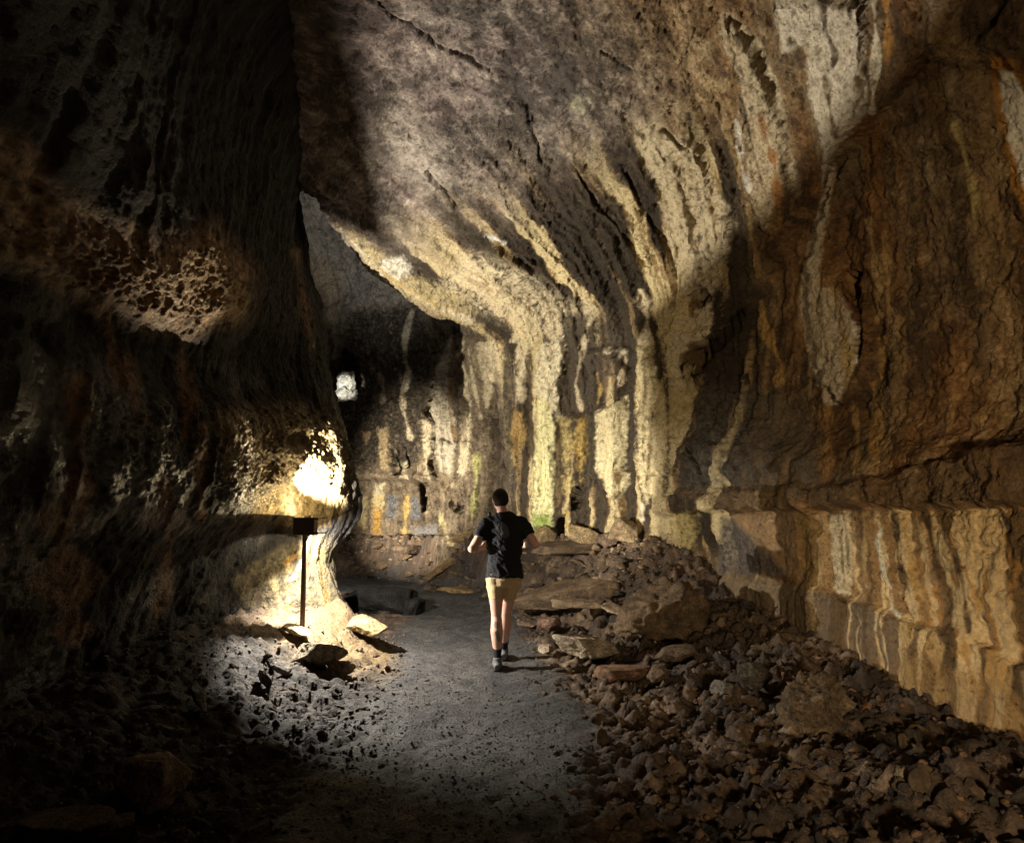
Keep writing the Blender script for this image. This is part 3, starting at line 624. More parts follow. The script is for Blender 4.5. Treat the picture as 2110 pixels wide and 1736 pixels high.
cg = np.concatenate([cg, (.1 + .12 * (lf & (bank > .4)))[:, None]], 1)
f = grid_faces(*sh); isp = (bank[f].mean(1) < .5)
vis_path = isp
def sub(name, faces, m):
    used = np.unique(faces); mp = np.zeros(len(GP), np.int32); mp[used] = np.arange(len(used))
    return make_mesh(name, GP[used], mp[faces], m, cg[used])
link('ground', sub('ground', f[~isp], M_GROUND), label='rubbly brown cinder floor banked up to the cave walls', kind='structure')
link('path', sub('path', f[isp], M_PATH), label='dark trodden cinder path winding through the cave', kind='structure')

# ================================================================== ROCKS
def ico(n):
    bm = bmesh.new(); bmesh.ops.create_icosphere(bm, subdivisions=n, radius=1)
    V = np.array([v.co[:] for v in bm.verts]); Fc = np.array([[v.index for v in q.verts] for q in bm.faces]); bm.free(); return V, Fc
ICO = {n: ico(n) for n in (2, 3, 5)}
def rock_shape(n, dims, seed, planes=14, rough=.06, strata=0., lump=0.):
    V, Fc = ICO[n]; r = np.random.default_rng(seed)
    nrm = r.normal(size=(planes, 3)); nrm /= np.linalg.norm(nrm, axis=1)[:, None]
    nrm = np.concatenate([nrm, [[0, 0, 1], [0, 0, -1]]]); dist = np.concatenate([r.uniform(.55, .95, planes), [.62, .6]])
    dot = V @ nrm.T; rad = np.where(dot > .05, dist[None] / np.maximum(dot, .05), 9).min(1)
    P = V * np.minimum(rad, 1.25)[:, None]
    P = P * np.asarray(dims)[None] * .75
    off = seed * 3.7
    L = float(np.mean(dims))
    n_ = fbm(P / L + off, 1.6, 3) * 1.2 + fbm(P / L + off, 5, 4, .6) * .9 + fbm(P / L + off, 5, 4, .55, 1) * lump * 2
    Nn = P / (np.linalg.norm(P, axis=1)[:, None] + 1e-6)
    P = P + Nn * (n_ * rough * L)[:, None]
    if strata: P[:, :2] *= (1 + strata * np.sin(P[:, 2] / dims[2] * 16 + fbm(P / L, 2, 2) * 3))[:, None]
    return P, Fc
def rot(rx, ry, rz):
    return np.array(Matrix.Rotation(rz, 3, 'Z') @ Matrix.Rotation(ry, 3, 'Y') @ Matrix.Rotation(rx, 3, 'X'))
def rock_cols(P, c, seed, L):
    q = fbm(P / L + seed, 3, 4, .6) + fbm(P / L + seed, 14, 3, .6) * .6
    c = np.array(c); cc = mixc(np.repeat(c[None] * .55, len(P), 0), c, sstep(-.25, .1, q)); cc = mixc(cc, np.minimum(c * 1.6, .8), sstep(.15, .5, q))
    return np.concatenate([cc, np.zeros((len(P), 1))], 1)
def boulder(name, label, px, py, dims, seed, color, r=(0, 0, 0), sink=.25, lift=0., cat='rock', dx=0., dy=0., rough=.06, strata=0., lump=0., planes=14, n=5):
    """a single loose rock; px, py is where its visible foot meets the ground"""
    p = on_ground(px, py); p = p + np.array([dx, dims[1] * .35 + dy, 0])
    P, Fc = rock_shape(n, dims, seed, planes, rough, strata, lump)
    P = P @ rot(*[math.radians(a) for a in r]).T
    z = float(ground_h(p[0:1], p[1:2])[0][0])
    zz = z - P[:, 2].min() * (1 - sink) + lift
    o = link(name, make_mesh(name, P, Fc, M_ROCK, rock_cols(P, color, seed, float(np.mean(dims)))), label=label, cat=cat)
    o.location = (p[0], p[1], zz); o['kind'] = 'thing'
    return o
BR, DB, WARM, PL = (.15, .105, .07), (.05, .045, .042), (.30, .20, .10), (.36, .29, .21)
boulder('boulder', 'long black boulder lying across the left edge of the path', 782, 1264, (.86,.46,.40), 3, (.022,.021,.02), (0,4,8), .25, rough=.07)
boulder('boulder', 'dark lump resting against the right end of the long black boulder', 848, 1266, (.30,.26,.26), 71, (.022,.021,.02), (0,0,30), .3)
boulder('rock_slab', 'rust brown plank of rock leaning up steeply left of the walker', 905, 1214, (.72,.20,.10), 5, WARM, (12,-38,14), .1, strata=.02, dy=.35)
boulder('rock_slab', 'flat ochre slab lying at the path edge left of the walker', 940, 1222, (.46,.24,.085), 8, (.34,.23,.11), (6,4,-6), .2)
boulder('rock_slab', 'tan wedge of rock propped between the leaning plank and the walker', 960, 1195, (.46,.22,.11), 12, WARM, (8,-24,10), .2, dy=.3)
boulder('rock', 'squat brown block behind the leaning plank', 915, 1180, (.36,.26,.15), 14, BR, (0,0,20), .3, dy=.5)
boulder('rock', 'small dark block at the foot of the leaning plank', 885, 1218, (.2,.18,.11), 15, BR, (0,10,0), .3)
boulder('rock', 'low brown lump on the far bank beyond the black boulder', 850, 1168, (.45,.3,.16), 16, BR, (0,0,12), .3)
boulder('rock_slab', 'dark overhanging flake at the foot of the far wall', 815, 1150, (.85,.4,.13), 17, (.12,.085,.06), (0,-6,10), .1, dy=.6)
boulder('rock', 'pinkish broken rock at the far left foot of the wall', 735, 1148, (.5,.35,.22), 18, (.26,.19,.14), (0,0,0), .35, dy=.7)
boulder('boulder', 'wide rounded slab sloping away right of the walker', 1182, 1262, (.98,.62,.26), 21, (.17,.12,.075), (10,-8,-6), .2)
boulder('rock_slab', 'thin brown slab resting on the wide rounded slab', 1170, 1212, (.82,.5,.12), 22, BR, (6,-3,4), .1, dy=.45, lift=.14)
boulder('rock', 'pale angular block high on the rubble right of the walker', 1206, 1172, (.36,.30,.28), 23, (.30,.22,.12), (10,22,25), .25, dy=.5)
boulder('rock', 'tilted slab standing at the foot of the green stained column', 1128, 1180, (.30,.18,.38), 24, (.26,.19,.10), (0,28,10), .2, dy=.3)
boulder('rock', 'upright tan block in front of the right back wall', 1302, 1150, (.32,.26,.36), 25, (.26,.19,.11), (0,14,15), .25, dy=.4)
boulder('rock', 'narrow stone between the pale block and the tan block', 1262, 1160, (.26,.2,.2), 26, BR, (0,-20,0), .25, dy=.4)
boulder('boulder', 'huge domed brown boulder with a black hollow on its right side', 1385, 1312, (1.0,.8,.56), 27, (.15,.105,.065), (0,-14,20), .42, rough=.13, planes=60, lump=.5)
boulder('rock_slab', 'thin ledge of rock sticking out over the pale lumpy rock', 1205, 1292, (.60,.30,.075), 28, (.26,.19,.12), (4,3,-8), .0, lift=.20)
boulder('rock_slab', 'cracked plate leaning on the right shoulder of the pale lumpy rock', 1290, 1318, (.40,.2,.07), 29, (.34,.26,.17), (14,14,-12), .0, lift=.19)
boulder('boulder', 'pale lumpy rock at the right edge of the path', 1222, 1358, (.50,.34,.22), 30, (.40,.33,.24), (0,5,4), .22, lump=.35, rough=.1)
boulder('rock_slab', 'reddish brown slab corner jutting toward the walker', 1125, 1310, (.20,.2,.17), 31, (.27,.17,.12), (0,0,20), .1, lift=.05)
boulder('rock', 'small pale stone tucked under the jutting slab corner', 1128, 1345, (.12,.12,.085), 32, PL, (0,0,0), .2)
boulder('rock_slab', 'flat reddish rock below the pale lumpy rock', 1300, 1402, (.34,.26,.11), 33, (.22,.13,.08), (0,2,8), .3)
boulder('rock', 'blocky brown stone right of the flat reddish rock', 1360, 1402, (.18,.16,.15), 34, BR, (0,0,40), .25)
boulder('rock', 'brown rock under the overhang of the huge domed boulder', 1400, 1362, (.34,.24,.15), 35, (.14,.1,.065), (0,0,-10), .3)
boulder('rock', 'slim stone lying on the slab edge by the path', 1085, 1268, (.22,.14,.065), 36, BR, (0,6,-14), .2)
boulder('rock', 'flat flake between the walker and the wide slab', 1100, 1290, (.30,.18,.06), 37, BR, (0,-3,10), .2)
boulder('boulder', 'big smooth faced brown boulder with a black crevice on its right', 1690, 1505, (.46,.42,.40), 40, (.14,.10,.062), (24,-14,-8), .5, rough=.12, planes=40, lump=.5)
boulder('rock', 'slender orange stone standing in the black crevice', 1786, 1478, (.045,.05,.13), 41, (.24,.13,.06), (0,30,0), .2)
boulder('rock', 'dark pointed rock among the cinders above the path', 1560, 1420, (.2,.18,.2), 42, (.10,.085,.07), (20,30,0), .3)
boulder('rock', 'grey angular stone left of the dark pointed rock', 1500, 1440, (.14,.14,.13), 43, (.16,.14,.12), (0,20,30), .3)
boulder('rock', 'pale crusted rock standing near the right bottom corner', 1868, 1640, (.075,.07,.16), 44, (.30,.24,.165), (0,10,0), .3, lump=.4, rough=.12)
boulder('rock_slab', 'brown pointed slab lying right of the lamp post', 745, 1312, (.34,.26,.14), 50, (.36,.27,.14), (10,10,-14), .2)
boulder('boulder', 'hollowed rock holding the foot of the lamp post', 640, 1372, (.34,.26,.20), 51, (.36,.30,.22), (-12,4,0), .3, rough=.09)
boulder('rock_slab', 'narrow flat slab wedged behind the lamp post', 604, 1312, (.22,.16,.06), 52, (.34,.28,.17), (0,12,-12), .2)
boulder('rock', 'jagged stone on the right of the hollowed rock', 698, 1388, (.18,.15,.12), 53, (.24,.18,.12), (0,0,30), .3)
boulder('boulder', 'dim brown boulder alone on the floor of the dark near corner', 300, 1660, (.30,.26,.24), 64, (.20,.165,.13), (0,8,20), .2, rough=.06, planes=30)
boulder('rock_slab', 'slate grey flake standing on edge in the left cinders', 545, 1412, (.14,.05,.13), 55, (.22,.21,.2), (30,20,-40), .3)
boulder('rock_slab', 'second slate grey flake, left of the first and lower', 410, 1460, (.16,.05,.12), 56, (.2,.2,.2), (30,25,-45), .3)
boulder('rock_slab', 'long grey flake lying just in front of the lamp rocks', 580, 1392, (.18,.1,.06), 57, (.22,.2,.18), (10,28,-20), .3)
boulder('rock', 'low rock at the bottom edge of the picture on the left', 110, 1735, (.26,.2,.1), 58, (.12,.09,.065), (0,0,10), .3)
boulder('rock', 'knobbly low rock right of the bottom left edge rock', 215, 1725, (.16,.14,.085), 59, (.13,.1,.07), (0,0,50), .3)

# pale outcrop glowing in the light at the bend of the passage
for nm, lb, qx, qy, dm, sd in (('rock', 'brightly lit white rock on a ledge deep in the passage', 709, 812, (.46,.34,.26), 60), ('rock', 'narrow pale stone rising from the white rock on the far ledge', 717, 786, (.25,.22,.44), 63)):
    P, Fc = rock_shape(5, dm, sd, 12, .17, 0, .3)
    o = link(nm, make_mesh(nm, P, Fc, M_ROCK, rock_cols(P, (.6,.58,.5), sd, .4)), label=lb, cat='rock'); o.location = W(qx, qy, 15.1)
# rubble one could pick out singly
KINDS = [rock_shape(3, (1, .85, .8), 100 + i, 9, .13, 0, .45) for i in range(8)]
def ok_spot(px, py):
    p = on_ground(px, py); _, e, r = ground_h(p[0:1], p[1:2]); return p, float(e[0]), bool(r[0])
protos = []
for i, (P, Fc) in enumerate(KINDS):
    protos.append(make_mesh('rubble_block', P, Fc, M_ROCK, rock_cols(P, [(.17,.12,.08),(.23,.16,.10),(.12,.10,.082),(.25,.17,.10)][i % 4], i, 1.)))
cnt = 0
while cnt < 95:
    px, py = RNG.uniform(1080, 2105), RNG.uniform(1360, 1735)
    p, e, r = ok_spot(px, py)
    if not r or e < .06 or p[0] > 3.2 or RNG.random() > .35 + e: continue
    o = link('rubble_block', protos[RNG.integers(8)], label='loose brown cinder block in the rubble bank right of the path', cat='rock', group='cinder blocks on the right bank')
    s = RNG.uniform(.035, .085) * (1.35 if RNG.random() < .15 else 1)
    o.location = (p[0], p[1], float(ground_z(p[0:1], p[1:2])[0]) + s * .12); o.scale = (s, s, s * RNG.uniform(.7, 1)); o.rotation_euler = tuple(RNG.uniform(0, 6.28, 3)); cnt += 1
cnt = 0
while cnt < 110:
    px, py = RNG.uniform(700, 1330), RNG.uniform(1125, 1265)
    p, e, r = ok_spot(px, py)
    if e < .05 or p[1] < 9.6: continue
    o = link('rubble_block', protos[RNG.integers(8)], label='tan or brown block in the rubble heap at the foot of the back wall', cat='rock', group='blocks at the foot of the back wall')
    s = .05 + .2 * RNG.random() ** 1.8
    o.location = (p[0], p[1], float(ground_z(p[0:1], p[1:2])[0]) + s * .1); o.scale = (s, s * .9, s * RNG.uniform(.3, .8)); o.rotation_euler = (RNG.uniform(-.4, .4), RNG.uniform(-.4, .4), RNG.uniform(0, 6.28)); cnt += 1
cnt = 0
while cnt < 50:
    px, py = RNG.uniform(330, 830), RNG.uniform(1330, 1560)
    p, e, r = ok_spot(px, py)
    if r or e < .05: continue
    o = link('rubble_block', protos[[2, 6, 0][RNG.integers(3)]], label='loose dark cinder block in the bank below the lamp post', cat='rock', group='cinder blocks on the left bank')
    s = RNG.uniform(.03, .07)
    o.location = (p[0], p[1], float(ground_z(p[0:1], p[1:2])[0]) + s * .1); o.scale = (s, s, s * RNG.uniform(.6, 1)); o.rotation_euler = tuple(RNG.uniform(0, 6.28, 3)); cnt += 1

# uncountable small stuff: cinder gravel of both banks and grit on the path
def scatter(name, label, N, test, srange, palette, sub=2, squash=.75, yr=(2.9, 13.2, 1.5)):
    base = [rock_shape(sub, (1, .85, .8), 300 + i, 9, .12, 0, .4) for i in range(10)]
    VV, FF, CC = [], [], []; off = 0; tries = 0; n = 0
    while n < N and tries < 60:
        tries += 1
        X = RNG.uniform(-4.2, 3.7, 6000); Y = yr[0] + (yr[1] - yr[0]) * RNG.random(6000) ** yr[2]
        _, e, r = ground_h(X, Y); k = np.where(test(X, Y, e, r))[0]
        px, py, d = project(np.stack([X, Y, np.zeros(6000)], 1)); k = k[(px[k] > -60) & (px[k] < 2170)]
        Z = ground_z(X, Y)
        for i in k[:N - n]:
            P, Fc = base[RNG.integers(10)]; s = srange[0] * (srange[1] / srange[0]) ** (RNG.random() ** 2.3)
            R = rot(*RNG.uniform(0, 6.28, 3)); Q = P @ R.T * s; Q[:, 2] *= squash
            VV.append(Q + np.array([X[i], Y[i], Z[i] + s * .15])); FF.append(Fc + off); off += len(P)
            c = np.array(palette[RNG.integers(len(palette))]) * RNG.uniform(.7, 1.35); CC.append(np.repeat(np.array([[*c, .15]]), len(P), 0)); n += 1
    link(name, make_mesh(name, np.concatenate(VV), np.concatenate(FF), M_ROCK, np.concatenate(CC)), label=label, kind='stuff')
scatter('gravel', 'loose brown cinder gravel covering the right bank', 10500, lambda X, Y, e, r: r & (e > -.3) & (RNG.random(len(X)) < np.where(e < 0, .18 + .6 * e, .2 + e)), (.008, .055), [(.10,.07,.046),(.14,.09,.055),(.06,.05,.043),(.17,.10,.055),(.045,.039,.035)])
scatter('gravel', 'dark cinder gravel covering the left bank', 7500, lambda X, Y, e, r: (~r) & (e > -.3) & (Y < 9.3) & (RNG.random(len(X)) < np.where(e < 0, .4 + 1.3 * e, 1)), (.006, .034), [(.09,.085,.08),(.12,.11,.10),(.14,.115,.085),(.07,.067,.065)])
scatter('rubble', 'broken brown rock heaped along the foot of the back wall', 3800, lambda X, Y, e, r: r & (e > .02) & (Y > 9.8), (.025, .12), [(.20,.14,.085),(.26,.18,.10),(.13,.10,.075),(.30,.21,.12),(.08,.065,.05)], squash=.55, yr=(9.6, 16.5, 1.0))
scatter('grit', 'fine dark grit strewn over the path', 6500, lambda X, Y, e, r: (e < .05) & (Y < 10.5), (.004, .018), [(.07,.066,.062),(.1,.09,.085),(.05,.048,.048),(.13,.11,.09)])

# ================================================================== LAMP POST
M_BOX = plain('brown_enamel', (.075, .052, .036), .45, .3, 90, .25, .0008, .4)
M_POST = plain('weathered_post', (.20, .13, .085), .35, .5, 40, .25, .001, .5)
M_LENS = plain('lamp_glass', (.5, .48, .4), .15, 0, 10, .05, .0002, .5)
def box_bm(bm, x0, x1, y0, y1, z0, z1, bev=.002):
    r = bmesh.ops.create_cube(bm, size=1)
    for v in r['verts']:
        v.co = Vector(((x0 + x1) / 2 + v.co.x * (x1 - x0), (y0 + y1) / 2 + v.co.y * (y1 - y0), (z0 + z1) / 2 + v.co.z * (z1 - z0)))
    if bev: bmesh.ops.bevel(bm, geom=list({e for v in r['verts'] for e in v.link_edges}), offset=bev, segments=1, affect='EDGES')
def tube_bm(bm, a, b, r, seg=14, r2=None):
    a, b = Vector(a), Vector(b); L = (b - a).length
    M = Matrix.Translation((a + b) / 2) @ (b - a).to_track_quat('Z', 'Y').to_matrix().to_4x4()
    bmesh.ops.create_cone(bm, cap_ends=True, segments=seg, radius1=r, radius2=r2 or r, depth=L, matrix=M)
def bm_obj(name, bm, m, parent=None, smooth=False, **k):
    me = D.meshes.new(name); bm.to_mesh(me); bm.free(); me.materials.append(m)
    if smooth:
        for p in me.polygons: p.use_smooth = True
    return link(name, me, parent, **k)
LX, LY = -2.085, 7.48
lz = 1.468
gz0 = float(ground_h(np.array([LX]), np.array([LY]))[0][0])
lamp = D.objects.new('lamp_post', None); COL.objects.link(lamp); lamp.location = (LX, LY, gz0)
lamp['label'] = 'brown box lamp on a slim metal post lighting the wet bulge of rock'; lamp['category'] = 'lamp'
OFF = Vector((-LX, -LY, -gz0))
def lp(name, bm, m, parent=lamp, **k):
    bmesh.ops.translate(bm, verts=bm.verts, vec=OFF) ; return bm_obj(name, bm, m, parent, **k)
bm = bmesh.new(); tube_bm(bm, (LX - .005, LY - .01, gz0 - .15), (LX - .005, LY - .01, 1.31), .026, 20); lp('post', bm, M_POST, smooth=False)
bm = bmesh.new()
x0, x1, y0, y1 = -2.19, -1.98, 7.38, 7.58
box_bm(bm, x0, x1, y0, y0 + .006, 1.30, 1.475); box_bm(bm, x0, x0 + .006, y0 + .0065, y1, 1.30, 1.473)
box_bm(bm, x1 - .006, x1, y0 + .0065, y1 - .06, 1.30, 1.474); box_bm(bm, x0 + .0065, x1 - .0065, y0 + .0065, y1, 1.425, 1.431)
housing = lp('lamp_housing', bm, M_BOX)
bm = bmesh.new(); box_bm(bm, LX + .036, LX + .04, LY - .075, LY + .026, 1.432, lz + .026, .0005); box_bm(bm, LX - .012, LX + .0355, LY - .034, LY - .030, 1.432, lz + .022, .0005); box_bm(bm, LX - .020, LX + .0034, LY - .029, LY + .0095, lz + .020, lz + .0215, 0); lp('light_baffle', bm, M_BOX, housing)  # flap cuts the wall's shadow edge; hood and lid added to shape light
bm = bmesh.new(); box_bm(bm, LX + .028, LX + .030, LY - .03, LY + .10, 1.255, 1.3245, 0); lp('added_light_shield', bm, M_BOX, housing)  # plate added to keep the down light off the wall foot
bm = bmesh.new(); tube_bm(bm, (LX, LY, 1.4315), (LX, LY, 1.452), .03, 20); lp('lamp_lens', bm, M_LENS, housing, smooth=False)
for zz, dz in ((1.462, .012), (1.318, .004)):
    bm = bmesh.new(); box_bm(bm, x1 + .0005, x1 + .035, 7.385, 7.40, zz - .008, zz + .008, .001)
    tube_bm(bm, (x1 + .03, 7.392, zz - .016), (x1 + .03, 7.392, zz + .016), .009, 10)
    tube_bm(bm, (x1 + .03, 7.392, zz), (x1 + .115, 7.46, zz + dz), .006, 8)
    lp('bracket', bm, M_BOX)

# ================================================================== PERSON
M_SKIN = plain('skin', (.60, .37, .29), .55, 0, 40, .08, .0006, .35)
M_SHIRT = plain('black_cotton', (.018, .019, .023), .95, 0, 200, .2, .001, .2)
M_SHORT = plain('khaki_cotton', (.50, .38, .22), .9, 0, 150, .12, .0012, .2)
M_HAIR = plain('dark_hair', (.012, .010, .009), .7, 0, 300, .3, .002, .3)
M_SOCK = plain('dark_sock', (.02, .02, .024), .9, 0, 200, .2, .001, .2)
M_SHOE = plain('grey_shoe', (.13, .135, .145), .7, 0, 90, .3, .001, .3)
M_PRINT = plain('faded_print', (.075, .08, .085), .9, 0, 120, .2, .0005, .2)
M_TATT = plain('tattoo_ink', (.24, .21, .20), .6, 0, 160, .4, .0003, .3)
M_DARKP = plain('black_plastic', (.02, .02, .022), .5, 0, 50, .2, .0005, .4)
PFX, PFY = W(1030, 1365, 7.5)[0], 7.5
pz0 = float(ground_z(np.array([PFX]), np.array([PFY]))[0])
person = D.objects.new('person', None); COL.objects.link(person); person.location = (PFX, PFY, pz0)
person['label'] = 'man in black t-shirt and khaki shorts walking away down the path'; person['category'] = 'person'
def loft(bm, ring_list, seg=20, cap=True):
    """ring: (centre, rx, ry); rings follow the chain direction"""
    cs = [Vector(r[0]) for r in ring_list]; prev = None
    for i, r in enumerate(ring_list):
        t = (cs[min(i + 1, len(cs) - 1)] - cs[max(i - 1, 0)]).normalized()
        ref = Vector((0, 1, 0)) if abs(t.y) < .9 else Vector((0, 0, 1))
        ax = ref.cross(t).normalized(); ay = t.cross(ax).normalized()
        if len(r) > 3: ax, ay = r[3], r[4]
        vs = [bm.verts.new(cs[i] + ax * (r[1] * math.cos(2 * math.pi * k / seg)) + ay * (r[2] * math.sin(2 * math.pi * k / seg))) for k in range(seg)]
        if prev:
            for k in range(seg): bm.faces.new((prev[k], prev[(k + 1) % seg], vs[(k + 1) % seg], vs[k]))
        elif cap: bm.faces.new(vs[::-1])
        prev = vs
    if cap: bm.faces.new(prev)
def ball(bm, c, rx, ry, rz, R=None, sub=3):
    M = Matrix.Translation(c) @ (R.to_4x4() if R else Matrix()) @ Matrix.Diagonal((rx, ry, rz, 1))
    bmesh.ops.create_icosphere(bm, subdivisions=sub, radius=1, matrix=M)
def fused(name, bm, m, voxel, parent, smooth_it=6, **k):
    """one continuous skin over the overlapping lofts"""
    me = D.meshes.new('tmp'); bmesh.ops.recalc_face_normals(bm, faces=bm.faces); bm.to_mesh(me); bm.free()
    o = D.objects.new('tmp', me); COL.objects.link(o)
    r = o.modifiers.new('r', 'REMESH'); r.mode = 'VOXEL'; r.voxel_size = voxel
    s = o.modifiers.new('s', 'SMOOTH'); s.iterations = smooth_it; s.factor = .5
    dg = bpy.context.evaluated_depsgraph_get(); dg.update()
    nm = D.meshes.new_from_object(o.evaluated_get(dg)); nm.name = name
    D.objects.remove(o); D.meshes.remove(me)
    nm.materials.clear(); nm.materials.append(m)
    for p in nm.polygons: p.use_smooth = True
    return link(name, nm, parent, **k)
# joints (metres, x right, y away from the camera, z up; planted left foot at the origin)
HIPL, KNL, ANL = (-.042, .06, .90), (-.036, .055, .50), (-.022, -.02, .085)
HIPR, KNR, ANR = (.118, .10, .90), (.055, .28, .50), (.035, .44, .10)
def leg(bm, h, k, a, toe):
    h, k, a = map(Vector, (h, k, a)); L = lambda p, q, t: p.lerp(q, t)
    calf = Vector((0, -.012, 0))
    loft(bm, [(h + Vector((0, 0, .03)), .098, .105), (L(h, k, .2), .090, .098), (L(h, k, .5), .075, .082), (L(h, k, .82), .058, .062), (k, .053, .058),
              (L(k, a, .15) + calf, .058, .061), (L(k, a, .34) + calf * 1.6, .064, .067), (L(k, a, .55) + calf, .054, .056), (L(k, a, .8), .039, .042), (a, .033, .037), (a + Vector((0, 0, -.04)), .034, .042)], 20)
    t = Vector(toe)
    loft(bm, [(a + Vector((0, -.05, -.045)), .025, .025), (a + Vector((0, -.02, -.04)), .034, .036), (a.lerp(t, .45) + Vector((0, 0, -.015)), .042, .032), (t + Vector((0, -.04, .01)), .045, .022), (t + Vector((0, .02, 0)), .03, .014)], 16)
bm = bmesh.new()
leg(bm, HIPL, KNL, ANL, (-.03, .17, .025)); leg(bm, HIPR, KNR, ANR, (.03, .63, .03))
ty = lambda z: .06 + (z - .9) * .10
loft(bm, [((.045, ty(.86), .86), .155, .110), ((.045, ty(.95), .95), .150, .105), ((.045, ty(1.08), 1.08), .150, .105), ((.05, ty(1.22), 1.22), .168, .115), ((.05, ty(1.36), 1.36), .182, .115), ((.04, ty(1.45), 1.45), .150, .09), ((.025, ty(1.50), 1.50), .075, .065), ((.02, ty(1.54), 1.54), .055, .057), ((.012, ty(1.60) + .01, 1.60), .053, .056)], 28)
def arm(bm, sh_, el, wr, hand_dir, side):
    s, e, w = map(Vector, (sh_, el, wr))
    ball(bm, s, .066, .062, .068)
    loft(bm, [(s, .058, .06), (s.lerp(e, .35), .052, .054), (s.lerp(e, .7), .044, .046), (e, .040, .042), (e.lerp(w, .2), .043, .045), (e.lerp(w, .5), .038, .040), (e.lerp(w, .85), .027, .030), (w, .024, .029)], 16)
    ball(bm, e, .041, .042, .041)
    h = Vector(hand_dir).normalized(); up = Vector((0, 0, 1)); lat = h.cross(up).normalized(); up = lat.cross(h)
    palm = w + h * .05
    loft(bm, [(w, .023, .028, lat, up), (w + h * .03, .020, .036, lat, up), (w + h * .08, .016, .041, lat, up), (w + h * .095, .014, .038, lat, up)], 14)
    for i in range(4):
        b = w + h * .088 + up * (.03 - .02 * i); ln = (.068, .076, .070, .054)[i]; cur = lat * side
        p1 = b + h * ln * .45 + cur * .006; p2 = p1 + (h * .55 + cur * .8).normalized() * ln * .33; p3 = p2 + (h * -.2 + cur).normalized() * ln * .26
        loft(bm, [(b, .009, .009), (p1, .0088, .0088), (p2, .008, .008), (p3, .0068, .0068)], 8)
    b = w + h * .035 + up * .034; p1 = b + (h * .6 + up * .6 + lat * side * .5).normalized() * .04; p2 = p1 + (h + lat * side * .6).normalized() * .03
    loft(bm, [(b, .013, .013), (p1, .011, .011), (p2, .009, .009)], 8)
SHL, ELL, WRL = (-.135, ty(1.44), 1.425), (-.285, ty(1.2) - .08, 1.18), (-.20, .34, 1.17)
SHR, ELR, WRR = (.225, ty(1.44), 1.425), (.362, ty(1.25) - .05, 1.22), (.25, .34, 1.20)
arm(bm, SHL, ELL, WRL, (.25, 1, .12), 1); arm(bm, SHR, ELR, WRR, (-.25, 1, .12), -1)
# head, looking slightly left
HC = Vector((.0, ty(1.68) + .02, 1.685)); HR = Matrix.Rotation(math.radians(14), 3, 'Z') @ Matrix.Rotation(math.radians(8), 3, 'X')
def hp(x, y, z): return HC + HR @ Vector((x, y, z))
ball(bm, HC, .077, .097, .098, HR); ball(bm, hp(0, .03, -.05), .06, .068, .075, HR); ball(bm, hp(0, .06, -.095), .032, .035, .028, HR)
loft(bm, [(hp(0, .092, .012), .008, .008), (hp(0, .108, -.02), .013, .011), (hp(0, .096, -.034), .015, .009)], 10)
ball(bm, hp(0, .088, -.062), .024, .009, .006, HR, 2); ball(bm, hp(0, .087, -.073), .022, .010, .007, HR, 2)
for s in (-1, 1):
    ball(bm, hp(s * .080, -.004, -.014), .010, .02, .033, HR, 2); ball(bm, hp(s * .032, .088, .012), .014, .010, .008, HR, 2)
body = fused('body', bm, M_SKIN, .0065, person, 4)
bm = bmesh.new()
for s in (-1, 1): ball(bm, hp(s * .032, .0925, .012), .011, .009, .006, HR, 2)
bm_obj('eyes', bm, plain('eye_white', (.6, .58, .55), .3), person, True)
# hair: a close cap over the crown and the back of the head
bm = bmesh.new(); bmesh.ops.create_icosphere(bm, subdivisions=5, radius=1)
for v in list(bm.verts):
    x, y, z = v.co; lim = -.74 if y < -.1 else -.74 + (y + .1) * 1.15
    if abs(x) > .80 and y > -.2: lim = max(lim, -.25)
    if z < lim: bm.verts.remove(v)
for v in bm.verts:
    n = fbm(np.array([v.co[:]]), 14, 3)[0]; v.co = hp(v.co.x * (.084 + n * .004), v.co.y * (.105 + n * .004) - .002, v.co.z * (.104 + n * .004) + .004)
bmesh.ops.solidify(bm, geom=bm.faces[:], thickness=.006)
bm_obj('hair', bm, M_HAIR, body, True)
# t-shirt
bm = bmesh.new()
def fold(z, a): return a
loft(bm, [((.045, ty(.87), .885), .192, .148), ((.045, ty(.95), .95), .184, .140), ((.045, ty(1.08), 1.08), .170, .125), ((.048, ty(1.22), 1.22), .186, .130), ((.048, ty(1.36), 1.36), .198, .128), ((.042, ty(1.44), 1.45), .180, .104), ((.03, ty(1.49), 1.505), .125, .085), ((.022, ty(1.52), 1.548), .068, .068)], 32)
for s_, e_ in ((SHL, ELL), (SHR, ELR)):
    s_, e_ = Vector(s_), Vector(e_); inn = s_ + Vector((.09 if s_.x < 0 else -.09, 0, .015))
    loft(bm, [(inn, .085, .08), (s_, .078, .078), (s_.lerp(e_, .35), .074, .074), (s_.lerp(e_, .56), .070, .072)], 18)
shirt = fused('shirt', bm, M_SHIRT, .008, person, 5)
for v in shirt.data.vertices:                                           # soft drapery
    n = fbm(np.array([[v.co.x * 9 + v.co.z * 6, v.co.y * 5, v.co.z * 8]]), 1, 3, .5, 2)[0]; v.co += v.normal * n * .022
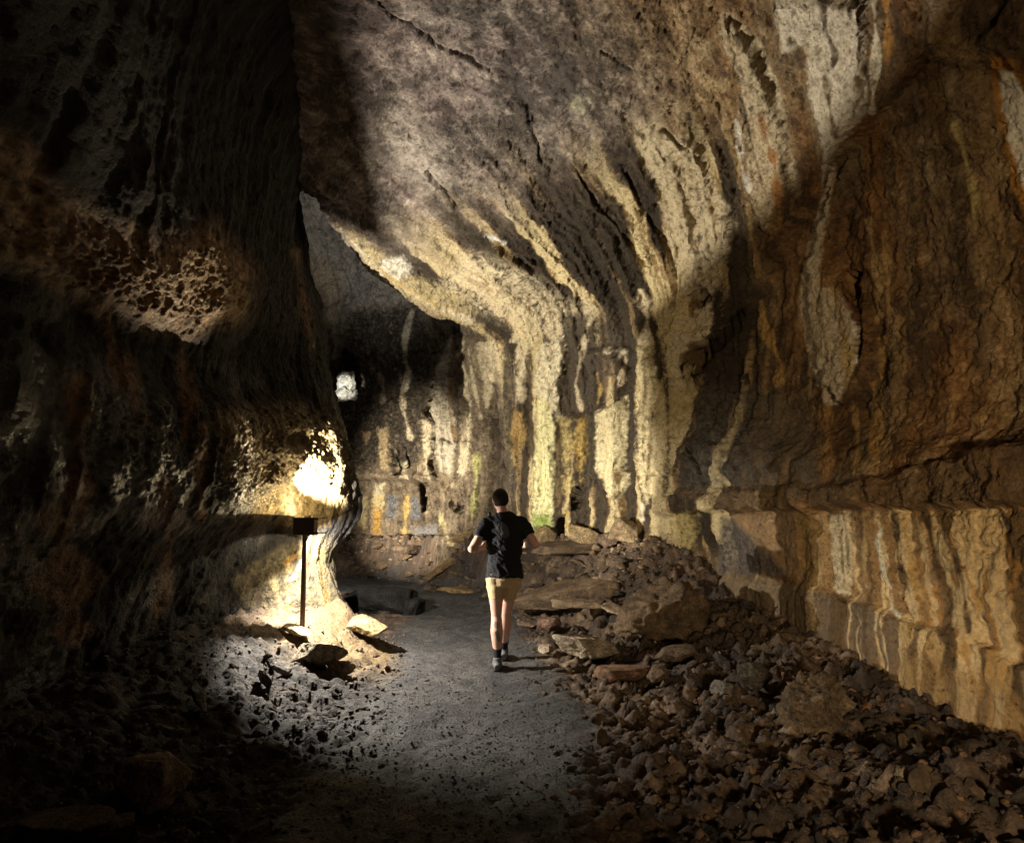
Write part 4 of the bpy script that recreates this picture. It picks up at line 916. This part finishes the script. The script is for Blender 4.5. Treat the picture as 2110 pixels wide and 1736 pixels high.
# faint oval print and sweeping stroke on the back
def decal(name, outline, m, surf, parent, lift=.0035):
    """a printed patch lying on the back of a garment or limb: outline in x, z"""
    bm = bmesh.new(); fill = []
    vs = [bm.verts.new((x, -1, z)) for x, z in outline]; bm.faces.new(vs)
    bmesh.ops.triangulate(bm, faces=bm.faces[:]); bmesh.ops.subdivide_edges(bm, edges=bm.edges[:], cuts=5, use_grid_fill=True)
    dg = bpy.context.evaluated_depsgraph_get(); dg.update()
    for v in bm.verts:
        hit, loc, nor, _ = surf.ray_cast(Vector((v.co.x, -1, v.co.z)), Vector((0, 1, 0)))
        if hit: v.co = loc + nor * lift
        else: v.co.y = .0
    bmesh.ops.recalc_face_normals(bm, faces=bm.faces[:])
    return bm_obj(name, bm, m, parent, True)
el = lambda cx, cz, a, b, t: [(cx + a * math.cos(k * .2618) * math.cos(t) - b * math.sin(k * .2618) * math.sin(t), cz + a * math.cos(k * .2618) * math.sin(t) + b * math.sin(k * .2618) * math.cos(t)) for k in range(24)]
decal('print', el(.03, 1.365, .058, .085, .45)[:], M_PRINT, shirt, shirt)
decal('print', [(-.022, 1.29), (-.012, 1.22), (.008, 1.16), (.03, 1.105), (.018, 1.12), (-.004, 1.145), (-.06, 1.175), (-.075, 1.19), (-.02, 1.172), (-.012, 1.19), (-.026, 1.24)], M_PRINT, shirt, shirt)
# shorts
bm = bmesh.new()
loft(bm, [((.045, ty(.84), .80), .150, .118), ((.045, ty(.86), .86), .180, .128), ((.045, ty(.95), .95), .172, .122), ((.045, ty(.98), .985), .165, .118)], 28)
for h, k in ((HIPL, KNL), (HIPR, KNR)):
    h, k = Vector(h), Vector(k); loft(bm, [(h + Vector((0, 0, -.01)), .108, .116), (h.lerp(k, .2), .097, .112), (h.lerp(k, .42), .083, .100), (h.lerp(k, .54), .080, .097)], 22)
shorts = fused('shorts', bm, M_SHORT, .007, person, 4)
for v in shorts.data.vertices:
    n = fbm(np.array([[v.co.x * 9, v.co.y * 9, v.co.z * 14]]), 1, 2)[0]; v.co += v.normal * n * .010
# socks and shoes
for k, a, t in ((KNL, ANL, (-.03, .17, .03)), (KNR, ANR, (.03, .63, .035))):
    k, a, t = Vector(k), Vector(a), Vector(t)
    bm = bmesh.new(); loft(bm, [(a.lerp(k, .38), .051, .054), (a.lerp(k, .30), .047, .050), (a.lerp(k, .15), .041, .045), (a, .039, .044), (a + Vector((0, 0, -.04)), .04, .05)], 20); fused('sock', bm, M_SOCK, .006, person, 3)
    bm = bmesh.new()
    loft(bm, [(a + Vector((0, .0, .035)), .047, .052), (a, .046, .056), (a + Vector((0, .005, -.04)), .046, .066)], 20)
    loft(bm, [(a + Vector((0, -.075, -.05)), .03, .03), (a + Vector((0, -.045, -.04)), .042, .042), (a + Vector((0, .02, -.035)), .046, .046), (a.lerp(t, .55) + Vector((0, 0, -.012)), .05, .038), (t + Vector((0, -.03, .0)), .052, .032), (t + Vector((0, .03, -.004)), .038, .022)], 20)
    sh_o = fused('shoe', bm, M_SHOE, .006, person, 3)
    bm = bmesh.new(); loft(bm, [(a + Vector((0, -.085, -.078)), .034, .012), (a + Vector((0, -.03, -.078)), .046, .013), (a.lerp(t, .6) + Vector((0, 0, -.035)), .052, .013), (t + Vector((0, .035, -.024)), .036, .012)], 16)
    fused('sole', bm, M_SOCK, .006, sh_o, 2)
# tattoo on the planted calf
decal('tattoo', el(-.036, .435, .022, .032, .2), M_TATT, body, body, .0015)
decal('tattoo', [(-.028, .385), (-.010, .372), (.004, .33), (.006, .29), (-.006, .268), (-.03, .30), (-.045, .345), (-.05, .375)], M_TATT, body, body, .0015)
# camera strap and small black device carried at the left shoulder
bm = bmesh.new(); loft(bm, [((-.115, .16, 1.50), .018, .016), ((-.112, .155, 1.53), .022, .018), ((-.112, .155, 1.555), .014, .014)], 12); fused('shoulder_knob', bm, M_DARKP, .004, person, 2)
bm = bmesh.new(); loft(bm, [((-.125, .06, 1.30), .006, .003), ((-.138, .07, 1.24), .006, .003), ((-.142, .085, 1.17), .005, .003)], 8); bm_obj('strap', bm, M_DARKP, person, True)

# ================================================================== LIGHT, CAMERA, WORLD
def aim(o, target):
    o.rotation_euler = (Vector(target) - Vector(o.location)).to_track_quat('-Z', 'Y').to_euler()
def light(name, typ, loc, power, color, target=None, size=.03, angle=60, blend=.3):
    l = D.lights.new(name, typ); l.energy = power; l.color = color
    l.shadow_soft_size = size
    if typ == 'SPOT': l.spot_size = math.radians(angle); l.spot_blend = blend
    o = D.objects.new(name, l); COL.objects.link(o); o.location = loc
    if target is not None: aim(o, target)
    return o
WARMW = (1.0, .91, .75)
light('lamp_up', 'POINT', (LX - .055, LY + .01, lz), 27, (1.0, .80, .46), size=.0015)
light('lamp_flood', 'SPOT', (LX, LY, lz), 1500, WARMW, (LX + .6, LY + .28, lz + .72), .0015, 130, .3)
light('lamp_down', 'SPOT', (LX + .055, LY + .04, 1.292), 600, (1.0, .92, .80), (LX + .055 + .36, LY + .40, .3), .012, 164, .22)
light('added_foot_fill', 'SPOT', (LX - .03, LY + .05, 1.285), 16, (1.0, .86, .6), (LX - .35, LY + .15, .3), .004, 150, .1)  # faint fill added to light the wall foot
light('trail_lamp_near', 'SPOT', (.9, -1.6, 1.1), 1250, (1.0, .76, .47), (3.75, 5.3, 1.25), .2, 66, .95)
light('trail_lamp_beyond', 'SPOT', (-3.7, 11.5, 1.3), 1500, (1.0, .90, .72), (-1.6, 14.6, 1.9), .02, 66, .7)
light('trail_lamp_dome', 'SPOT', (-3.6, 11.3, 1.5), 380, (1.0, .95, .86), (-3.6, 12.6, 5.2), .03, 66, .8)
light('trail_lamp_rim', 'POINT', (-3.3, 12.0, 1.0), 38, (1.0, .96, .9), size=.02)
light('trail_lamp_bend', 'SPOT', W(628, 850, 12.0), 750, (1, .96, .86), W(711, 798, 15.0), .02, 10.5, .6)
light('added_crust_spot', 'SPOT', (LX + .005, LY - .02, 1.497), 300, (1.0, .82, .58), (-2.45, 5.75, 3.0), .004, 27, 1.0)  # added spot without a fixture, brightens the crust on the left wall

w = D.worlds.new('World'); scene.world = w; w.use_nodes = True
bg = w.node_tree.nodes['Background']; bg.inputs[0].default_value = (.55, .75, .85, 1); bg.inputs[1].default_value = .004
cam = D.cameras.new('camera'); co = D.objects.new('camera', cam); COL.objects.link(co)
co.location = CAM; co.rotation_euler = (math.pi / 2 + PITCH, 0, 0)
cam.sensor_width = 36; cam.lens = 36 * F / 2110; cam.clip_end = 200; cam.clip_start = .05
scene.camera = co
scene.view_settings.view_transform = 'Standard'; scene.view_settings.look = 'None'
scene.view_settings.exposure = 0; scene.view_settings.gamma = 1
scene.render.engine = 'CYCLES'
cy = scene.cycles
cy.max_bounces = 5; cy.diffuse_bounces = 3; cy.glossy_bounces = 2; cy.use_denoising = True
cy.sample_clamp_indirect = 4
